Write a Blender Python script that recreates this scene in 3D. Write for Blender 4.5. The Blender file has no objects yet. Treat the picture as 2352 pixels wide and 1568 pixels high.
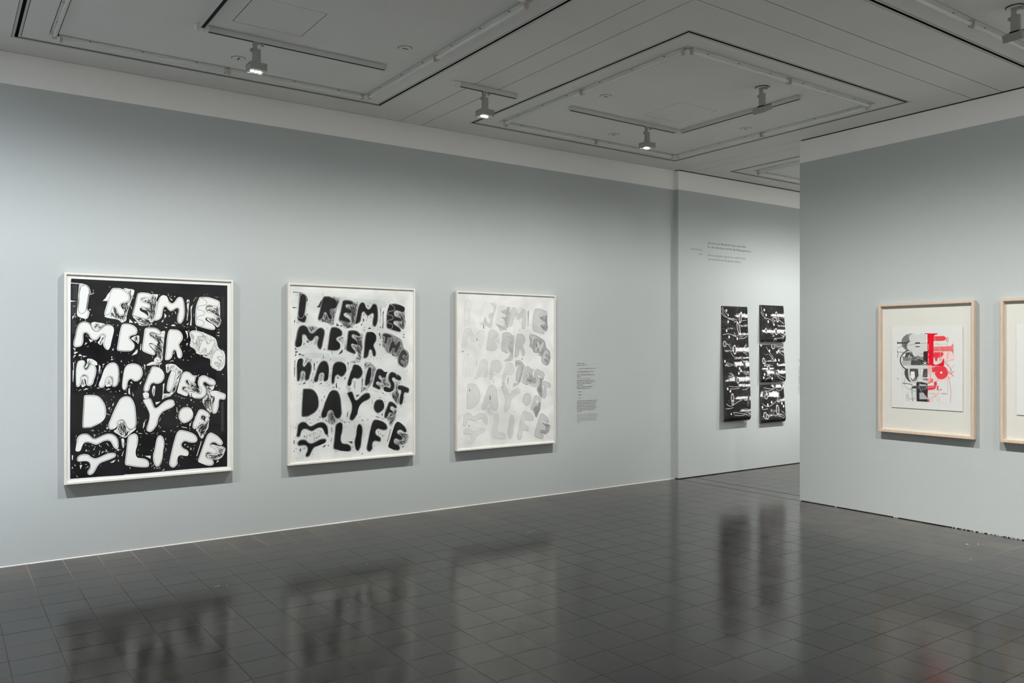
import bpy, bmesh, math, random
import numpy as np
from mathutils import Vector, Matrix, noise
from mathutils.geometry import tessellate_polygon

H = 1.693                     # eye height in metres; plan measures below are in eye heights unless noted
C = bpy.context.scene.collection
sc = bpy.context.scene
PI = math.pi

# ------------------------------------------------------------------ camera, world, exposure
F_PX, CX, HY = 1868.5, 1176.0, 798.5
TH = math.atan2(2651, 1868.5)
cam_d = bpy.data.cameras.new('camera'); cam = bpy.data.objects.new('camera', cam_d); C.objects.link(cam)
cam.location = (0, 0, H); cam.rotation_euler = (PI/2, 0, TH - PI/2)
cam_d.sensor_width = 36; cam_d.sensor_fit = 'HORIZONTAL'; cam_d.lens = 36*F_PX/2352
cam_d.shift_y = (HY - 784)/2352; cam_d.clip_start = .05; cam_d.clip_end = 100
sc.camera = cam
w = bpy.data.worlds.new('world'); sc.world = w; w.use_nodes = True
w.node_tree.nodes['Background'].inputs[0].default_value = (.6, .65, .7, 1)
w.node_tree.nodes['Background'].inputs[1].default_value = .0
vs = sc.view_settings
vs.view_transform = 'Standard'; vs.look = 'None'; vs.gamma = 1; vs.use_curve_mapping = False; vs.exposure = 0.0
sc.cycles.max_bounces = 10; sc.cycles.diffuse_bounces = 6; sc.cycles.glossy_bounces = 4
sc.cycles.transparent_max_bounces = 12; sc.cycles.sample_clamp_indirect = 6
LAMP_W = 53.0                 # power of one lit wall washer

# plan (eye heights)
YW = 4.370; YW2 = 4.333; XR = 4.606; XR2 = 4.755; ZC = 2.3548; ZP = 2.2066
XMIN, YMIN, XMAX = -2.9, -2.3, 8.2
def m(v): return v*H

# ------------------------------------------------------------------ materials
MATS = {}
def srgb(r, g, b):
    f = lambda c: (c/255/12.92 if c/255 <= .04045 else ((c/255+.055)/1.055)**2.4)
    return (f(r), f(g), f(b), 1)
def mat(name, col, rough=.6, metal=0, bump=0, bscale=200, var=0, vscale=3, spec=.5, coat=0, emit=None, estr=0):
    if name in MATS: return MATS[name]
    ma = bpy.data.materials.new(name); ma.use_nodes = True; nt = ma.node_tree; b = nt.nodes['Principled BSDF']
    col = tuple(col)+((1,) if len(col) == 3 else ())
    b.inputs['Base Color'].default_value = col; b.inputs['Roughness'].default_value = rough
    b.inputs['Metallic'].default_value = metal; b.inputs['Specular IOR Level'].default_value = spec
    b.inputs['Coat Weight'].default_value = coat
    tc = nt.nodes.new('ShaderNodeTexCoord')
    if var:
        n = nt.nodes.new('ShaderNodeTexNoise'); n.inputs['Scale'].default_value = vscale; n.inputs['Detail'].default_value = 5
        nt.links.new(tc.outputs['Object'], n.inputs['Vector'])
        r = nt.nodes.new('ShaderNodeMapRange'); r.inputs[1].default_value = .3; r.inputs[2].default_value = .7
        r.inputs[3].default_value = 1-var; r.inputs[4].default_value = 1+var
        nt.links.new(n.outputs['Fac'], r.inputs[0])
        mx = nt.nodes.new('ShaderNodeVectorMath'); mx.operation = 'SCALE'; mx.inputs[0].default_value = col[:3]
        nt.links.new(r.outputs[0], mx.inputs['Scale']); nt.links.new(mx.outputs[0], b.inputs['Base Color'])
    if bump:
        n = nt.nodes.new('ShaderNodeTexNoise'); n.inputs['Scale'].default_value = bscale; n.inputs['Detail'].default_value = 3
        nt.links.new(tc.outputs['Object'], n.inputs['Vector'])
        bp = nt.nodes.new('ShaderNodeBump'); bp.inputs['Strength'].default_value = bump; bp.inputs['Distance'].default_value = .002
        nt.links.new(n.outputs['Fac'], bp.inputs['Height']); nt.links.new(bp.outputs[0], b.inputs['Normal'])
    if emit:
        b.inputs['Emission Color'].default_value = tuple(emit)+(1,); b.inputs['Emission Strength'].default_value = estr
    MATS[name] = ma; return ma
BLUE = mat('blue_grey_wall_paint', (.432, .464, .462), .75, bump=.25, bscale=60, var=.012, vscale=1.2)
WHITE = mat('white_wall_paint', (.82, .82, .80), .75, bump=.2, bscale=60)
CEIL = mat('white_ceiling_board', (.85, .845, .825), .8, bump=.1, bscale=90, var=.02, vscale=1.5)
BRIGHT = mat('white_caulk', (.76, .78, .77), .5)
VOID = mat('dark_cavity', (.005, .005, .005), .9)
GAP = mat('dark_joint', (.045, .038, .032), .9)
TRIM = mat('slot_trim_metal', (.62, .62, .58), .5)
LACQ = mat('grey_lacquered_metal', (.62, .63, .62), .45)
LACQ_D = mat('grey_lamp_housing', (.36, .36, .345), .45)
BATT = mat('batten_metal', (.74, .74, .70), .5)
SOCK = mat('lamp_holder_plastic', (.55, .51, .46), .5)
TUBE = mat('opal_tube_glass', (.78, .80, .78), .25)
HOLE = mat('screw_recess', (.10, .09, .06), .6)
COVER = mat('outlet_cover_enamel', (.80, .80, .77), .4)
LENS = mat('lit_lens', (.9, .9, .9), .3, emit=(1, .97, .92), estr=14)
FRAME_W = mat('white_stained_frame_wood', (.70, .675, .62), .5, var=.03, vscale=8)
PAPER = mat('white_paper', (.80, .80, .79), .7)
MOUNT = mat('cream_mount_board', (.66, .645, .60), .8)
SHEET = mat('smooth_white_print_paper', (.69, .68, .68), .6)

def wood():
    ma = bpy.data.materials.new('pale_maple_wood'); ma.use_nodes = True; nt = ma.node_tree; b = nt.nodes['Principled BSDF']
    tc = nt.nodes.new('ShaderNodeTexCoord'); mp = nt.nodes.new('ShaderNodeMapping'); mp.inputs['Scale'].default_value = (14, 14, 1.2)
    n = nt.nodes.new('ShaderNodeTexNoise'); n.inputs['Scale'].default_value = 4; n.inputs['Detail'].default_value = 6
    r = nt.nodes.new('ShaderNodeValToRGB'); r.color_ramp.elements[0].position = .3; r.color_ramp.elements[0].color = (.52, .405, .31, 1)
    r.color_ramp.elements[1].position = .7; r.color_ramp.elements[1].color = (.61, .49, .385, 1)
    nt.links.new(tc.outputs['Object'], mp.inputs[0]); nt.links.new(mp.outputs[0], n.inputs['Vector']); nt.links.new(n.outputs['Fac'], r.inputs[0])
    nt.links.new(r.outputs[0], b.inputs['Base Color']); b.inputs['Roughness'].default_value = .5
    return ma
WOOD = wood(); FRAME_D = mat('dark_frame_wood', (.03, .025, .02), .5)
def glass():
    ma = bpy.data.materials.new('picture_glass'); ma.use_nodes = True; nt = ma.node_tree
    for n in list(nt.nodes):
        if n.type == 'BSDF_PRINCIPLED': nt.nodes.remove(n)
    o = nt.nodes['Material Output']; t = nt.nodes.new('ShaderNodeBsdfTransparent'); g = nt.nodes.new('ShaderNodeBsdfGlossy')
    t.inputs[0].default_value = (.985, .99, .985, 1); g.inputs['Roughness'].default_value = .012; g.inputs[0].default_value = (1, 1, 1, 1)
    f = nt.nodes.new('ShaderNodeFresnel'); f.inputs[0].default_value = 1.27
    ge = nt.nodes.new('ShaderNodeNewGeometry'); inv = nt.nodes.new('ShaderNodeMath'); inv.operation = 'SUBTRACT'; inv.inputs[0].default_value = 1; nt.links.new(ge.outputs['Backfacing'], inv.inputs[1])
    mu = nt.nodes.new('ShaderNodeMath'); mu.operation = 'MULTIPLY'; nt.links.new(f.outputs[0], mu.inputs[0]); nt.links.new(inv.outputs[0], mu.inputs[1])
    x = nt.nodes.new('ShaderNodeMixShader'); nt.links.new(mu.outputs[0], x.inputs[0]); nt.links.new(t.outputs[0], x.inputs[1]); nt.links.new(g.outputs[0], x.inputs[2])
    nt.links.new(x.outputs[0], o.inputs[0]); return ma
GLASS = glass()
def tile_mat():
    ma = bpy.data.materials.new('polished_dark_stoneware'); ma.use_nodes = True; nt = ma.node_tree; b = nt.nodes['Principled BSDF']
    N = nt.nodes.new; Lk = nt.links.new
    geo = N('ShaderNodeNewGeometry')
    def vm(op, a, v=None, s=None):
        q = N('ShaderNodeVectorMath'); q.operation = op; Lk(a, q.inputs[0])
        if v is not None: q.inputs[1].default_value = v
        if s is not None: q.inputs['Scale'].default_value = s
        return q.outputs[0]
    off = vm('SUBTRACT', geo.outputs['Position'], (TX0*H, TY0*H, -5))
    cell = vm('FLOOR', vm('DIVIDE', off, (TPX*H, TPY*H, 50)))
    wn = N('ShaderNodeTexWhiteNoise'); wn.noise_dimensions = '3D'; Lk(cell, wn.inputs['Vector'])
    n1 = N('ShaderNodeTexNoise'); n1.inputs['Scale'].default_value = 2.2; n1.inputs['Detail'].default_value = 7; n1.inputs['Roughness'].default_value = .65
    Lk(geo.outputs['Position'], n1.inputs['Vector'])
    n2 = N('ShaderNodeTexNoise'); n2.inputs['Scale'].default_value = 28; n2.inputs['Detail'].default_value = 4; Lk(vm('MULTIPLY', geo.outputs['Position'], (.5, 1.6, 1)), n2.inputs['Vector'])
    def mr(x, a, b_, c, d):
        q = N('ShaderNodeMapRange'); q.inputs[1].default_value = a; q.inputs[2].default_value = b_; q.inputs[3].default_value = c; q.inputs[4].default_value = d; Lk(x, q.inputs[0]); return q.outputs[0]
    def ma_(op, x, y):
        q = N('ShaderNodeMath'); q.operation = op
        for i, v in enumerate((x, y)):
            if isinstance(v, (int, float)): q.inputs[i].default_value = v
            else: Lk(v, q.inputs[i])
        return q.outputs[0]
    k = ma_('MULTIPLY', ma_('MULTIPLY', mr(wn.outputs['Value'], 0, 1, .82, 1.18), mr(n1.outputs['Fac'], .3, .7, .72, 1.3)), mr(n2.outputs['Fac'], .3, .7, .88, 1.12))
    cr = N('ShaderNodeValToRGB'); cr.color_ramp.elements[0].color = (.020, .0180, .0165, 1); cr.color_ramp.elements[1].color = (.044, .034, .026, 1)
    cr.color_ramp.elements[0].position = .35; cr.color_ramp.elements[1].position = .65; Lk(n1.outputs['Fac'], cr.inputs[0])
    s = N('ShaderNodeVectorMath'); s.operation = 'SCALE'; Lk(cr.outputs[0], s.inputs[0]); Lk(k, s.inputs['Scale']); Lk(s.outputs[0], b.inputs['Base Color'])
    Lk(ma_('ADD', mr(n1.outputs['Fac'], .3, .7, .115, .19), mr(n2.outputs['Fac'], .3, .7, -.015, .03)), b.inputs['Roughness'])
    b.inputs['Specular IOR Level'].default_value = .40
    n3 = N('ShaderNodeTexNoise'); n3.inputs['Scale'].default_value = 9; n3.inputs['Detail'].default_value = 3; Lk(geo.outputs['Position'], n3.inputs['Vector'])
    bp = N('ShaderNodeBump'); bp.inputs['Strength'].default_value = .12; bp.inputs['Distance'].default_value = .002; Lk(n3.outputs['Fac'], bp.inputs['Height'])
    tilt = N('ShaderNodeVectorMath'); tilt.operation = 'MULTIPLY_ADD'; Lk(wn.outputs['Color'], tilt.inputs[0]); tilt.inputs[1].default_value = (.006, .006, 0); tilt.inputs[2].default_value = (-.003, -.003, 0)
    ad = N('ShaderNodeVectorMath'); ad.operation = 'ADD'; Lk(bp.outputs[0], ad.inputs[0]); Lk(tilt.outputs[0], ad.inputs[1])
    nn = N('ShaderNodeVectorMath'); nn.operation = 'NORMALIZE'; Lk(ad.outputs[0], nn.inputs[0]); Lk(nn.outputs[0], b.inputs['Normal'])
    return ma
TX0, TPX, TY0, TPY = .32992, .14766, 4.067, .1463
TILE = tile_mat()
GROUT = mat('grey_brown_grout', (.24, .19, .145), .85, var=.5, vscale=.6)

def ink_mat(name='printing_ink', rough=.55, mottle=.0):
    ma = bpy.data.materials.new(name); ma.use_nodes = True; nt = ma.node_tree; b = nt.nodes['Principled BSDF']
    a = nt.nodes.new('ShaderNodeAttribute'); a.attribute_name = 'tone'
    b.inputs['Roughness'].default_value = rough; b.inputs['Specular IOR Level'].default_value = .16 if rough < .4 else .12
    if mottle:
        tc = nt.nodes.new('ShaderNodeTexCoord'); n = nt.nodes.new('ShaderNodeTexNoise'); n.inputs['Scale'].default_value = 4; n.inputs['Detail'].default_value = 5; n.inputs['Distortion'].default_value = .6
        r = nt.nodes.new('ShaderNodeMapRange'); r.inputs[1].default_value = .35; r.inputs[2].default_value = .65; r.inputs[3].default_value = 1-mottle; r.inputs[4].default_value = 1+mottle*.6
        s = nt.nodes.new('ShaderNodeVectorMath'); s.operation = 'SCALE'
        nt.links.new(tc.outputs['Object'], n.inputs['Vector']); nt.links.new(n.outputs['Fac'], r.inputs[0]); nt.links.new(a.outputs['Color'], s.inputs[0]); nt.links.new(r.outputs[0], s.inputs['Scale'])
        nt.links.new(s.outputs[0], b.inputs['Base Color'])
    else: nt.links.new(a.outputs['Color'], b.inputs['Base Color'])
    return ma
INK = ink_mat(); INK_M = ink_mat('washy_printing_ink', .6, .12); INK_D = ink_mat('dense_printing_ink', .5, .5)

# ------------------------------------------------------------------ mesh helpers
class MB:
    def k(s, step):
        s.c = (getattr(s, 'c', 0)+1) % 37; return s.c*step
    def __init__(s): s.v = []; s.f = []; s.mi = []; s.tone = []
    def box(s, x0, y0, z0, x1, y1, z1, mi=0, M=None):
        b = len(s.v)
        pts = [(x0,y0,z0),(x1,y0,z0),(x1,y1,z0),(x0,y1,z0),(x0,y0,z1),(x1,y0,z1),(x1,y1,z1),(x0,y1,z1)]
        if M is not None: pts = [tuple(M @ Vector(p)) for p in pts]
        s.v += pts
        for q in ((0,3,2,1),(4,5,6,7),(0,1,5,4),(1,2,6,5),(2,3,7,6),(3,0,4,7)): s.f.append(tuple(b+i for i in q)); s.mi.append(mi)
        return s
    def bev(s, x0, y0, z0, x1, y1, z1, e, mi=0, M=None):       # box with chamfered vertical and horizontal edges
        bm = bmesh.new(); r = bmesh.ops.create_cube(bm, size=1)
        for v in bm.verts: v.co = Vector(((x0+x1)/2+v.co.x*(x1-x0), (y0+y1)/2+v.co.y*(y1-y0), (z0+z1)/2+v.co.z*(z1-z0)))
        bmesh.ops.bevel(bm, geom=bm.edges[:], offset=e, segments=1, affect='EDGES')
        s.addbm(bm, mi, M); return s
    def addbm(s, bm, mi=0, M=None):
        b = len(s.v); bm.verts.index_update()
        for v in bm.verts: s.v.append(tuple(M @ v.co) if M is not None else tuple(v.co))
        for f in bm.faces: s.f.append(tuple(b+v.index for v in f.verts)); s.mi.append(mi)
        bm.free()
    def cyl(s, p0, p1, r0, r1=None, n=16, mi=0, cap=True):
        r1 = r0 if r1 is None else r1; p0 = Vector(p0); p1 = Vector(p1); d = (p1-p0).normalized()
        a = d.orthogonal().normalized(); c = d.cross(a); b = len(s.v)
        for p, r in ((p0, r0), (p1, r1)):
            for i in range(n):
                t = 2*PI*i/n; s.v.append(tuple(p+(a*math.cos(t)+c*math.sin(t))*r))
        for i in range(n):
            j = (i+1) % n; s.f.append((b+i, b+j, b+n+j, b+n+i)); s.mi.append(mi)
        if cap:
            s.f.append(tuple(b+n-1-i for i in range(n))); s.mi.append(mi); s.f.append(tuple(b+n+i for i in range(n))); s.mi.append(mi)
        return s
    def ring(s, o, h, z0, z1, mi=0):                            # rectangular plate o with rectangular hole h
        x0, y0, x1, y1 = o; a0, b0, a1, b1 = h; b = len(s.v)
        for z in (z0, z1): s.v += [(x0,y0,z),(x1,y0,z),(x1,y1,z),(x0,y1,z),(a0,b0,z),(a1,b0,z),(a1,b1,z),(a0,b1,z)]
        for i in range(4):
            j = (i+1) % 4
            for q in ((i,4+i,4+j,j),(8+i,8+j,12+j,12+i),(i,j,8+j,8+i),(4+i,12+i,12+j,4+j)): s.f.append(tuple(b+k for k in q)); s.mi.append(mi)
        return s
    def poly(s, pts, y, tone, flip=False):                      # filled flat shape in the local x-z plane at depth y
        tris = tessellate_polygon([[Vector((p[0], p[1], 0)) for p in pts]]); b = len(s.v)
        s.v += [(p[0], y, p[1]) for p in pts]
        for t in tris:
            a, c, d = (pts[i] for i in t)
            if (c[0]-a[0])*(d[1]-a[1])-(c[1]-a[1])*(d[0]-a[0]) < 0: t = (t[0], t[2], t[1])
            s.f.append(tuple(b+i for i in t)); s.mi.append(0); s.tone.append(tone)
    def line(s, pts, wd, y, tone, taper=False):
        n = len(pts)
        if n < 2: return
        b = len(s.v)
        for i, p in enumerate(pts):
            q0 = pts[max(i-1, 0)]; q1 = pts[min(i+1, n-1)]; dx, dy = q1[0]-q0[0], q1[1]-q0[1]; l = math.hypot(dx, dy) or 1
            nx, ny = -dy/l, dx/l; h = wd/2
            if taper and i in (0, n-1): h *= .3
            s.v += [(p[0]+nx*h, y, p[1]+ny*h), (p[0]-nx*h, y, p[1]-ny*h)]
        for i in range(n-1):
            k = b+2*i; s.f.append((k, k+1, k+3, k+2)); s.mi.append(0); s.tone.append(tone)
    def build(s, name, ms, parent=None, loc=(0,0,0), rot=0, smooth=False):
        me = bpy.data.meshes.new(name); me.from_pydata(s.v, [], s.f); me.validate(clean_customdata=False)
        if not isinstance(ms, (list, tuple)): ms = [ms]
        for x in ms: me.materials.append(x)
        if len(ms) > 1:
            for p, i in zip(me.polygons, s.mi): p.material_index = i
        if s.tone and len(s.tone) == len(me.polygons):
            at = me.color_attributes.new('tone', 'FLOAT_COLOR', 'CORNER'); arr = []
            for p, t in zip(me.polygons, s.tone): arr += [t[0], t[1], t[2], 1.0]*p.loop_total
            at.data.foreach_set('color', arr)
        if smooth:
            for p in me.polygons: p.use_smooth = True
        me.update(); o = bpy.data.objects.new(name, me); C.objects.link(o)
        if parent: o.parent = parent
        o.location = loc; o.rotation_euler = (0, 0, rot); return o
def thing(name, label, cat, loc=(0,0,0), rot=0, group=None):
    o = bpy.data.objects.new(name, None); C.objects.link(o); o.location = loc; o.rotation_euler = (0,0,rot)
    o.empty_display_size = .05; o['label'] = label; o['category'] = cat
    if group: o['group'] = group
    return o
def struct(o, label=None):
    o['kind'] = 'structure'
    if label: o['label'] = label
    return o
def tree_copy(o, parent=None):
    c = o.copy(); C.objects.link(c); c.parent = parent
    for ch in list(o.children): tree_copy(ch, c)
    return c

# ------------------------------------------------------------------ floor
fl = MB(); fl.box(m(XMIN), m(YMIN), -.12, m(XMAX), m(YW)+.3, -.0008)
floor = struct(fl.build('floor', GROUT), 'floor of square dark grey polished tiles with thin joints')
g = .0016
def tile_geo(mb, cx, cy, dz=0):
    hx, hy = m(TPX)/2-g, m(TPY)/2-g; c = .0012; b = len(mb.v)
    for (a, z) in ((0, -.004), (0, -c*.5), (c*.25, 0)):
        for sx, sy in ((-1,-1),(1,-1),(1,1),(-1,1)): mb.v.append((cx+sx*(hx-a), cy+sy*(hy-a), z+dz))
    for k in (0, 4):
        for i in range(4): j = (i+1) % 4; mb.f.append((b+k+i, b+k+j, b+k+4+j, b+k+4+i)); mb.mi.append(0)
    mb.f.append((b+8, b+9, b+10, b+11)); mb.mi.append(0)
rng = random.Random(3)
fx, fy = math.cos(TH), math.sin(TH)
cells = []
for i in range(int((XMIN-TX0)/TPX)-1, int((XMAX-TX0)/TPX)+1):
    for j in range(-3, int((TY0-YMIN)/TPY)+1):
        cx, cy = TX0+(i+.5)*TPX, TY0-(j+.5)*TPY
        if cx < XMIN or cx > XMAX-.05 or cy > YW+.02: continue
        if cx > XR and cx < XR2+.0 and cy < 3.2: continue
        d = cx*fx+cy*fy; u = (cx*fy-cy*fx)/d if d > .3 else 9
        vis = d > 2.35 and abs(u) < .66 and (cx < XR or cy > 2.9)
        cells.append((d if vis else 99+d*d, cx, cy, vis))
cells.sort()
far = MB(); proto = None; n_near = 0
for d, cx, cy, vis in cells:
    dz = rng.uniform(-.0003, .0003)
    if vis and n_near < 300:
        if proto is None:
            t = MB(); tile_geo(t, 0, 0); proto = t.build('tile', TILE); o = proto
        else:
            o = proto.copy(); C.objects.link(o)
        o.parent = floor; o.location = (m(cx), m(cy), dz); n_near += 1
    elif cy < YW-.02 or True:
        tile_geo(far, m(cx), m(cy), dz)
fo = far.build('tiles', TILE, floor); fo['kind'] = 'stuff'; fo['label'] = 'farther floor tiles'

# ------------------------------------------------------------------ walls
def two_tone_wall(name, x0, y0, x1, y1, label, z0=.0, top=0):
    b = MB(); b.box(m(x0), m(y0), z0, m(x1), m(y1), m(ZP)); b.box(m(x0), m(y0), m(ZP), m(x1), m(y1), m(ZC)-top, 1)
    return struct(b.build(name, [BLUE, WHITE]), label)
T = .12
wl = two_tone_wall('wall_left', XMIN, YW, 4.603, YW+T, 'long blue-grey wall with a white band along its top')
two_tone_wall('wall_far', 4.603, YW2, XMAX, YW+T, 'blue-grey wall of the next room seen through the opening', .010, .009)
two_tone_wall('wall_right', XR, YMIN, XR2, 3.266, 'blue-grey partition wall with a white band along its top', .008, .010)
SIDEW = mat('pale_grey_wall_paint', (.72, .73, .72), .8)
def plain_wall(name, x0, y0, x1, y1, label):
    b = MB(); b.box(m(x0), m(y0), 0, m(x1), m(y1), m(ZC)); return struct(b.build(name, SIDEW), label)
plain_wall('wall_back', XMIN, YMIN-T, XR2, YMIN, 'pale grey wall behind the viewer')
plain_wall('wall_side', XMIN-T, YMIN, XMIN, YW, 'pale grey wall closing the room on the left')
plain_wall('wall_far_side', XMAX, 0, XMAX+T, YW2, 'pale grey wall closing the next room')
plain_wall('wall_near', XR2, -.2, XMAX, -.05, 'pale grey wall of the next room nearest the viewer')
# shadow gap strips under the walls of the opening, and the bright painted strip at the foot of the long wall
zt = m(ZC)+.002
k = MB(); k.box(m(4.603), m(YW2)+.012, 0, m(XMAX), m(YW2)+.03, .012); k.box(m(XR)+.012, m(YMIN), 0, m(XR)+.03, m(3.266)-.01, .010)
k.box(4.603*H, m(YW2)+.012, zt-.012, m(XMAX), m(YW2)+.03, zt); k.box(m(XR)+.014, m(YMIN), zt-.012, m(XR2)-.014, m(3.266)-.014, zt)
struct(k.build('trim_1', GAP), 'dark gap at foot and head of the partition walls')
k = MB(); nseg = 90; x = m(XMIN)
rs = random.Random(9)
while x < m(4.598):
    l = rs.uniform(.25, .7); x2 = min(x+l, m(4.598)); hh = rs.uniform(.0035, .0055); dd = rs.uniform(.002, .0035)
    b = len(k.v); yw = m(YW)
    k.v += [(x,yw,0),(x2,yw,0),(x2,yw-dd,0),(x,yw-dd,0),(x,yw,hh),(x2,yw,hh),(x2,yw-dd*.5,hh),(x,yw-dd*.5,hh),(x,yw-dd,hh*.5),(x2,yw-dd,hh*.5)]
    for q in ((0,1,2,3),(4,7,6,5),(2,9,8,3),(8,9,6,7),(0,3,8,7,4),(1,5,6,9,2)): k.f.append(tuple(b+i for i in q)); k.mi.append(0)
    x = x2
struct(k.build('baseboard_left', BRIGHT), 'thin bright white strip at the foot of the long wall')
FILL = mat('dull_filler', (.50, .51, .49), .8)
# chipped filler at the foot of the right partition
k = MB()
for i in range(34):
    yy = m(2.28) - (i/34)**.8*m(.36) + rs.uniform(-.02, .02); a = rs.uniform(.003, .012); k.box(m(XR)-.001, yy, .0, m(XR)+.012, yy+a*1.5, rs.uniform(.003, .010))
for yy in (m(2.615), m(2.60), m(3.0)): k.box(m(XR)-.001, yy, .002, m(XR)+.012, yy+.02, .010)
struct(k.build('trim_2', FILL), 'crumbling white filler at the foot of the partition')
# joint strips in the floor under the partition line
k = MB()
for xx in (4.603, 4.755): k.box(m(xx)-.004, m(3.27), -.001, m(xx)+.004, m(4.32), .0006)
struct(k.build('trim_3', VOID), 'two dark joints in the floor across the opening')

# ------------------------------------------------------------------ ceiling
zc = m(ZC)
cb = MB(); cb.box(m(XMIN)-.2, m(YMIN)-.2, zc+.035, m(XMAX)+.2, m(YW)+.2, zc+.14)
ceiling = struct(cb.build('ceiling', VOID), 'white panelled ceiling with square bays, black slots and seams')
GX = .0038/H
def panel(x0, y0, x1, y1, gx=GX, mt=CEIL, name='panel'):
    b = MB(); b.box(m(x0+gx), m(y0+gx), zc, m(x1-gx), m(y1-gx), zc+.003); return b.build(name, mt, ceiling)
def rpanel(o, h, g1=GX, g2=0, name='panel', mt=CEIL, th=.003, dz=0):
    b = MB(); b.ring((m(o[0]+g1), m(o[1]+g1), m(o[2]-g1), m(o[3]-g1)), (m(h[0]-g2), m(h[1]-g2), m(h[2]+g2), m(h[3]+g2)), zc+dz, zc+dz+th)
    return b.build(name, mt, ceiling)
def rect(cx, cy, hx, hy): return (cx-hx, cy-hy, cx+hx, cy+hy)
HX, HYc, R = .868, .8645, .737
SX = [(.048, 2.2525), (2.403, 4.6045), (4.755, 6.96)]; SY = [(2.1755, 4.37), (-.18, 2.0255)]
MODS = {'A': (1.144, 3.279, SX[0], SY[0]), 'B': (3.4975, 3.279, SX[1], SY[0]), 'C': (3.4975, .921, SX[1], SY[1]), 'D': (5.851, 3.276, SX[2], SY[0])}
for kx, (cx, cy, sx, sy) in MODS.items():
    y1 = YW2-.004 if kx == 'D' else sy[1]; x1 = XR if kx == 'B' else sx[1]
    rpanel((sx[0], sy[0], x1, y1), rect(cx, cy, HX+.0185, HYc+.0185))
    rpanel(rect(cx, cy, HX+.0165, HYc+.0165), rect(cx, cy, HX+.0065, HYc+.0065), 0, 0, 'slot_trim', TRIM, .003)
    rpanel(rect(cx, cy, HX-.0065, HYc-.0065), rect(cx, cy, HX-.016, HYc-.016), 0, 0, 'slot_trim', TRIM, .003)
    rpanel(rect(cx, cy, HX-.0185, HYc-.0185), rect(cx, cy, R+.0165, R+.0165), 0)
    rpanel(rect(cx, cy, R-.0165, R-.0165), rect(cx, cy, .1480, .1480), 0)
    panel(cx-.1448, cy-.1448, cx+.1448, cy+.1448, 0.0001, name='access_hatch')
for kx, (cx, cy, sx, sy) in MODS.items():
    for qx, qy in ((-1,-1),(1,-1),(1,1),(-1,1)):
        panel(cx+qx*R-.0155, cy+qy*R-.0155, cx+qx*R+.0155, cy+qy*R+.0155, 0, TRIM, 'corner_plate')
# strips between bays, and plain board beyond what the bays cover
panel(2.2525, 2.1755, 2.403, 4.37); panel(2.403, 2.0255, 4.6045, 2.1755)
panel(2.2525, 2.0255, 2.403, 2.1755)
panel(2.2525, -.18, 2.403, 2.0255); panel(4.6045, 3.262, 4.755, YW2-.004); panel(.048, 2.0255, 2.2525, 2.1755)
panel(.048, YMIN, 2.2525, 2.0255); panel(2.2525, YMIN, 4.60, -.18); panel(XMIN, YMIN, .048, YW)
panel(4.755, -.2, XMAX, 2.1755); panel(6.96, 2.1755, XMAX, YW2-.004)

# ------------------------------------------------------------------ ceiling services
def fluoro(x0, y0, x1, y1, label, ends=(1, 1)):
    """unlit tube in its flush channel between two points (eye heights), drops holders at the ends"""
    L = math.hypot(x1-x0, y1-y0)*H; a = math.atan2(y1-y0, x1-x0)
    t = thing('fluorescent_light', label, 'ceiling light', (m(x0), m(y0), zc), a, 'unlit fluorescent lights round the ceiling bays')
    b = MB(); b.box(.004, -.023, -.002, L-.004, .023, .02); b.build('channel', BATT, t)
    b = MB(); b.cyl((.03, 0, -.028), (L-.03, 0, -.028), .013, n=20); b.cyl((.022, 0, -.028), (.03, 0, -.028), .0125, n=16); b.cyl((L-.03, 0, -.028), (L-.022, 0, -.028), .0125, n=16)
    b.build('tube', TUBE, t, smooth=False)
    for i in (0, 1):
        xx = .006 if i == 0 else L-.022
        b = MB(); b.bev(xx, -.017, -.046, xx+.014, .017, -.001, .003); s = 1 if i == 0 else -1
        b.box(xx+(0 if s < 0 else .010), -.008, -.050, xx+(.004 if s < 0 else .014), .008, -.044)
        b.build('lamp_holder', SOCK, t)
    for q in (.17, .47, .80):
        b = MB(); b.cyl((L*q, .006, -.004), (L*q, .006, -.0015), .0075, n=12); b.build('screw', HOLE, t)
    return t
side_words = {'A': 'first ceiling bay', 'B': 'bay nearest the opening', 'C': 'bay at top right', 'D': 'bay beyond the opening'}
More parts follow.
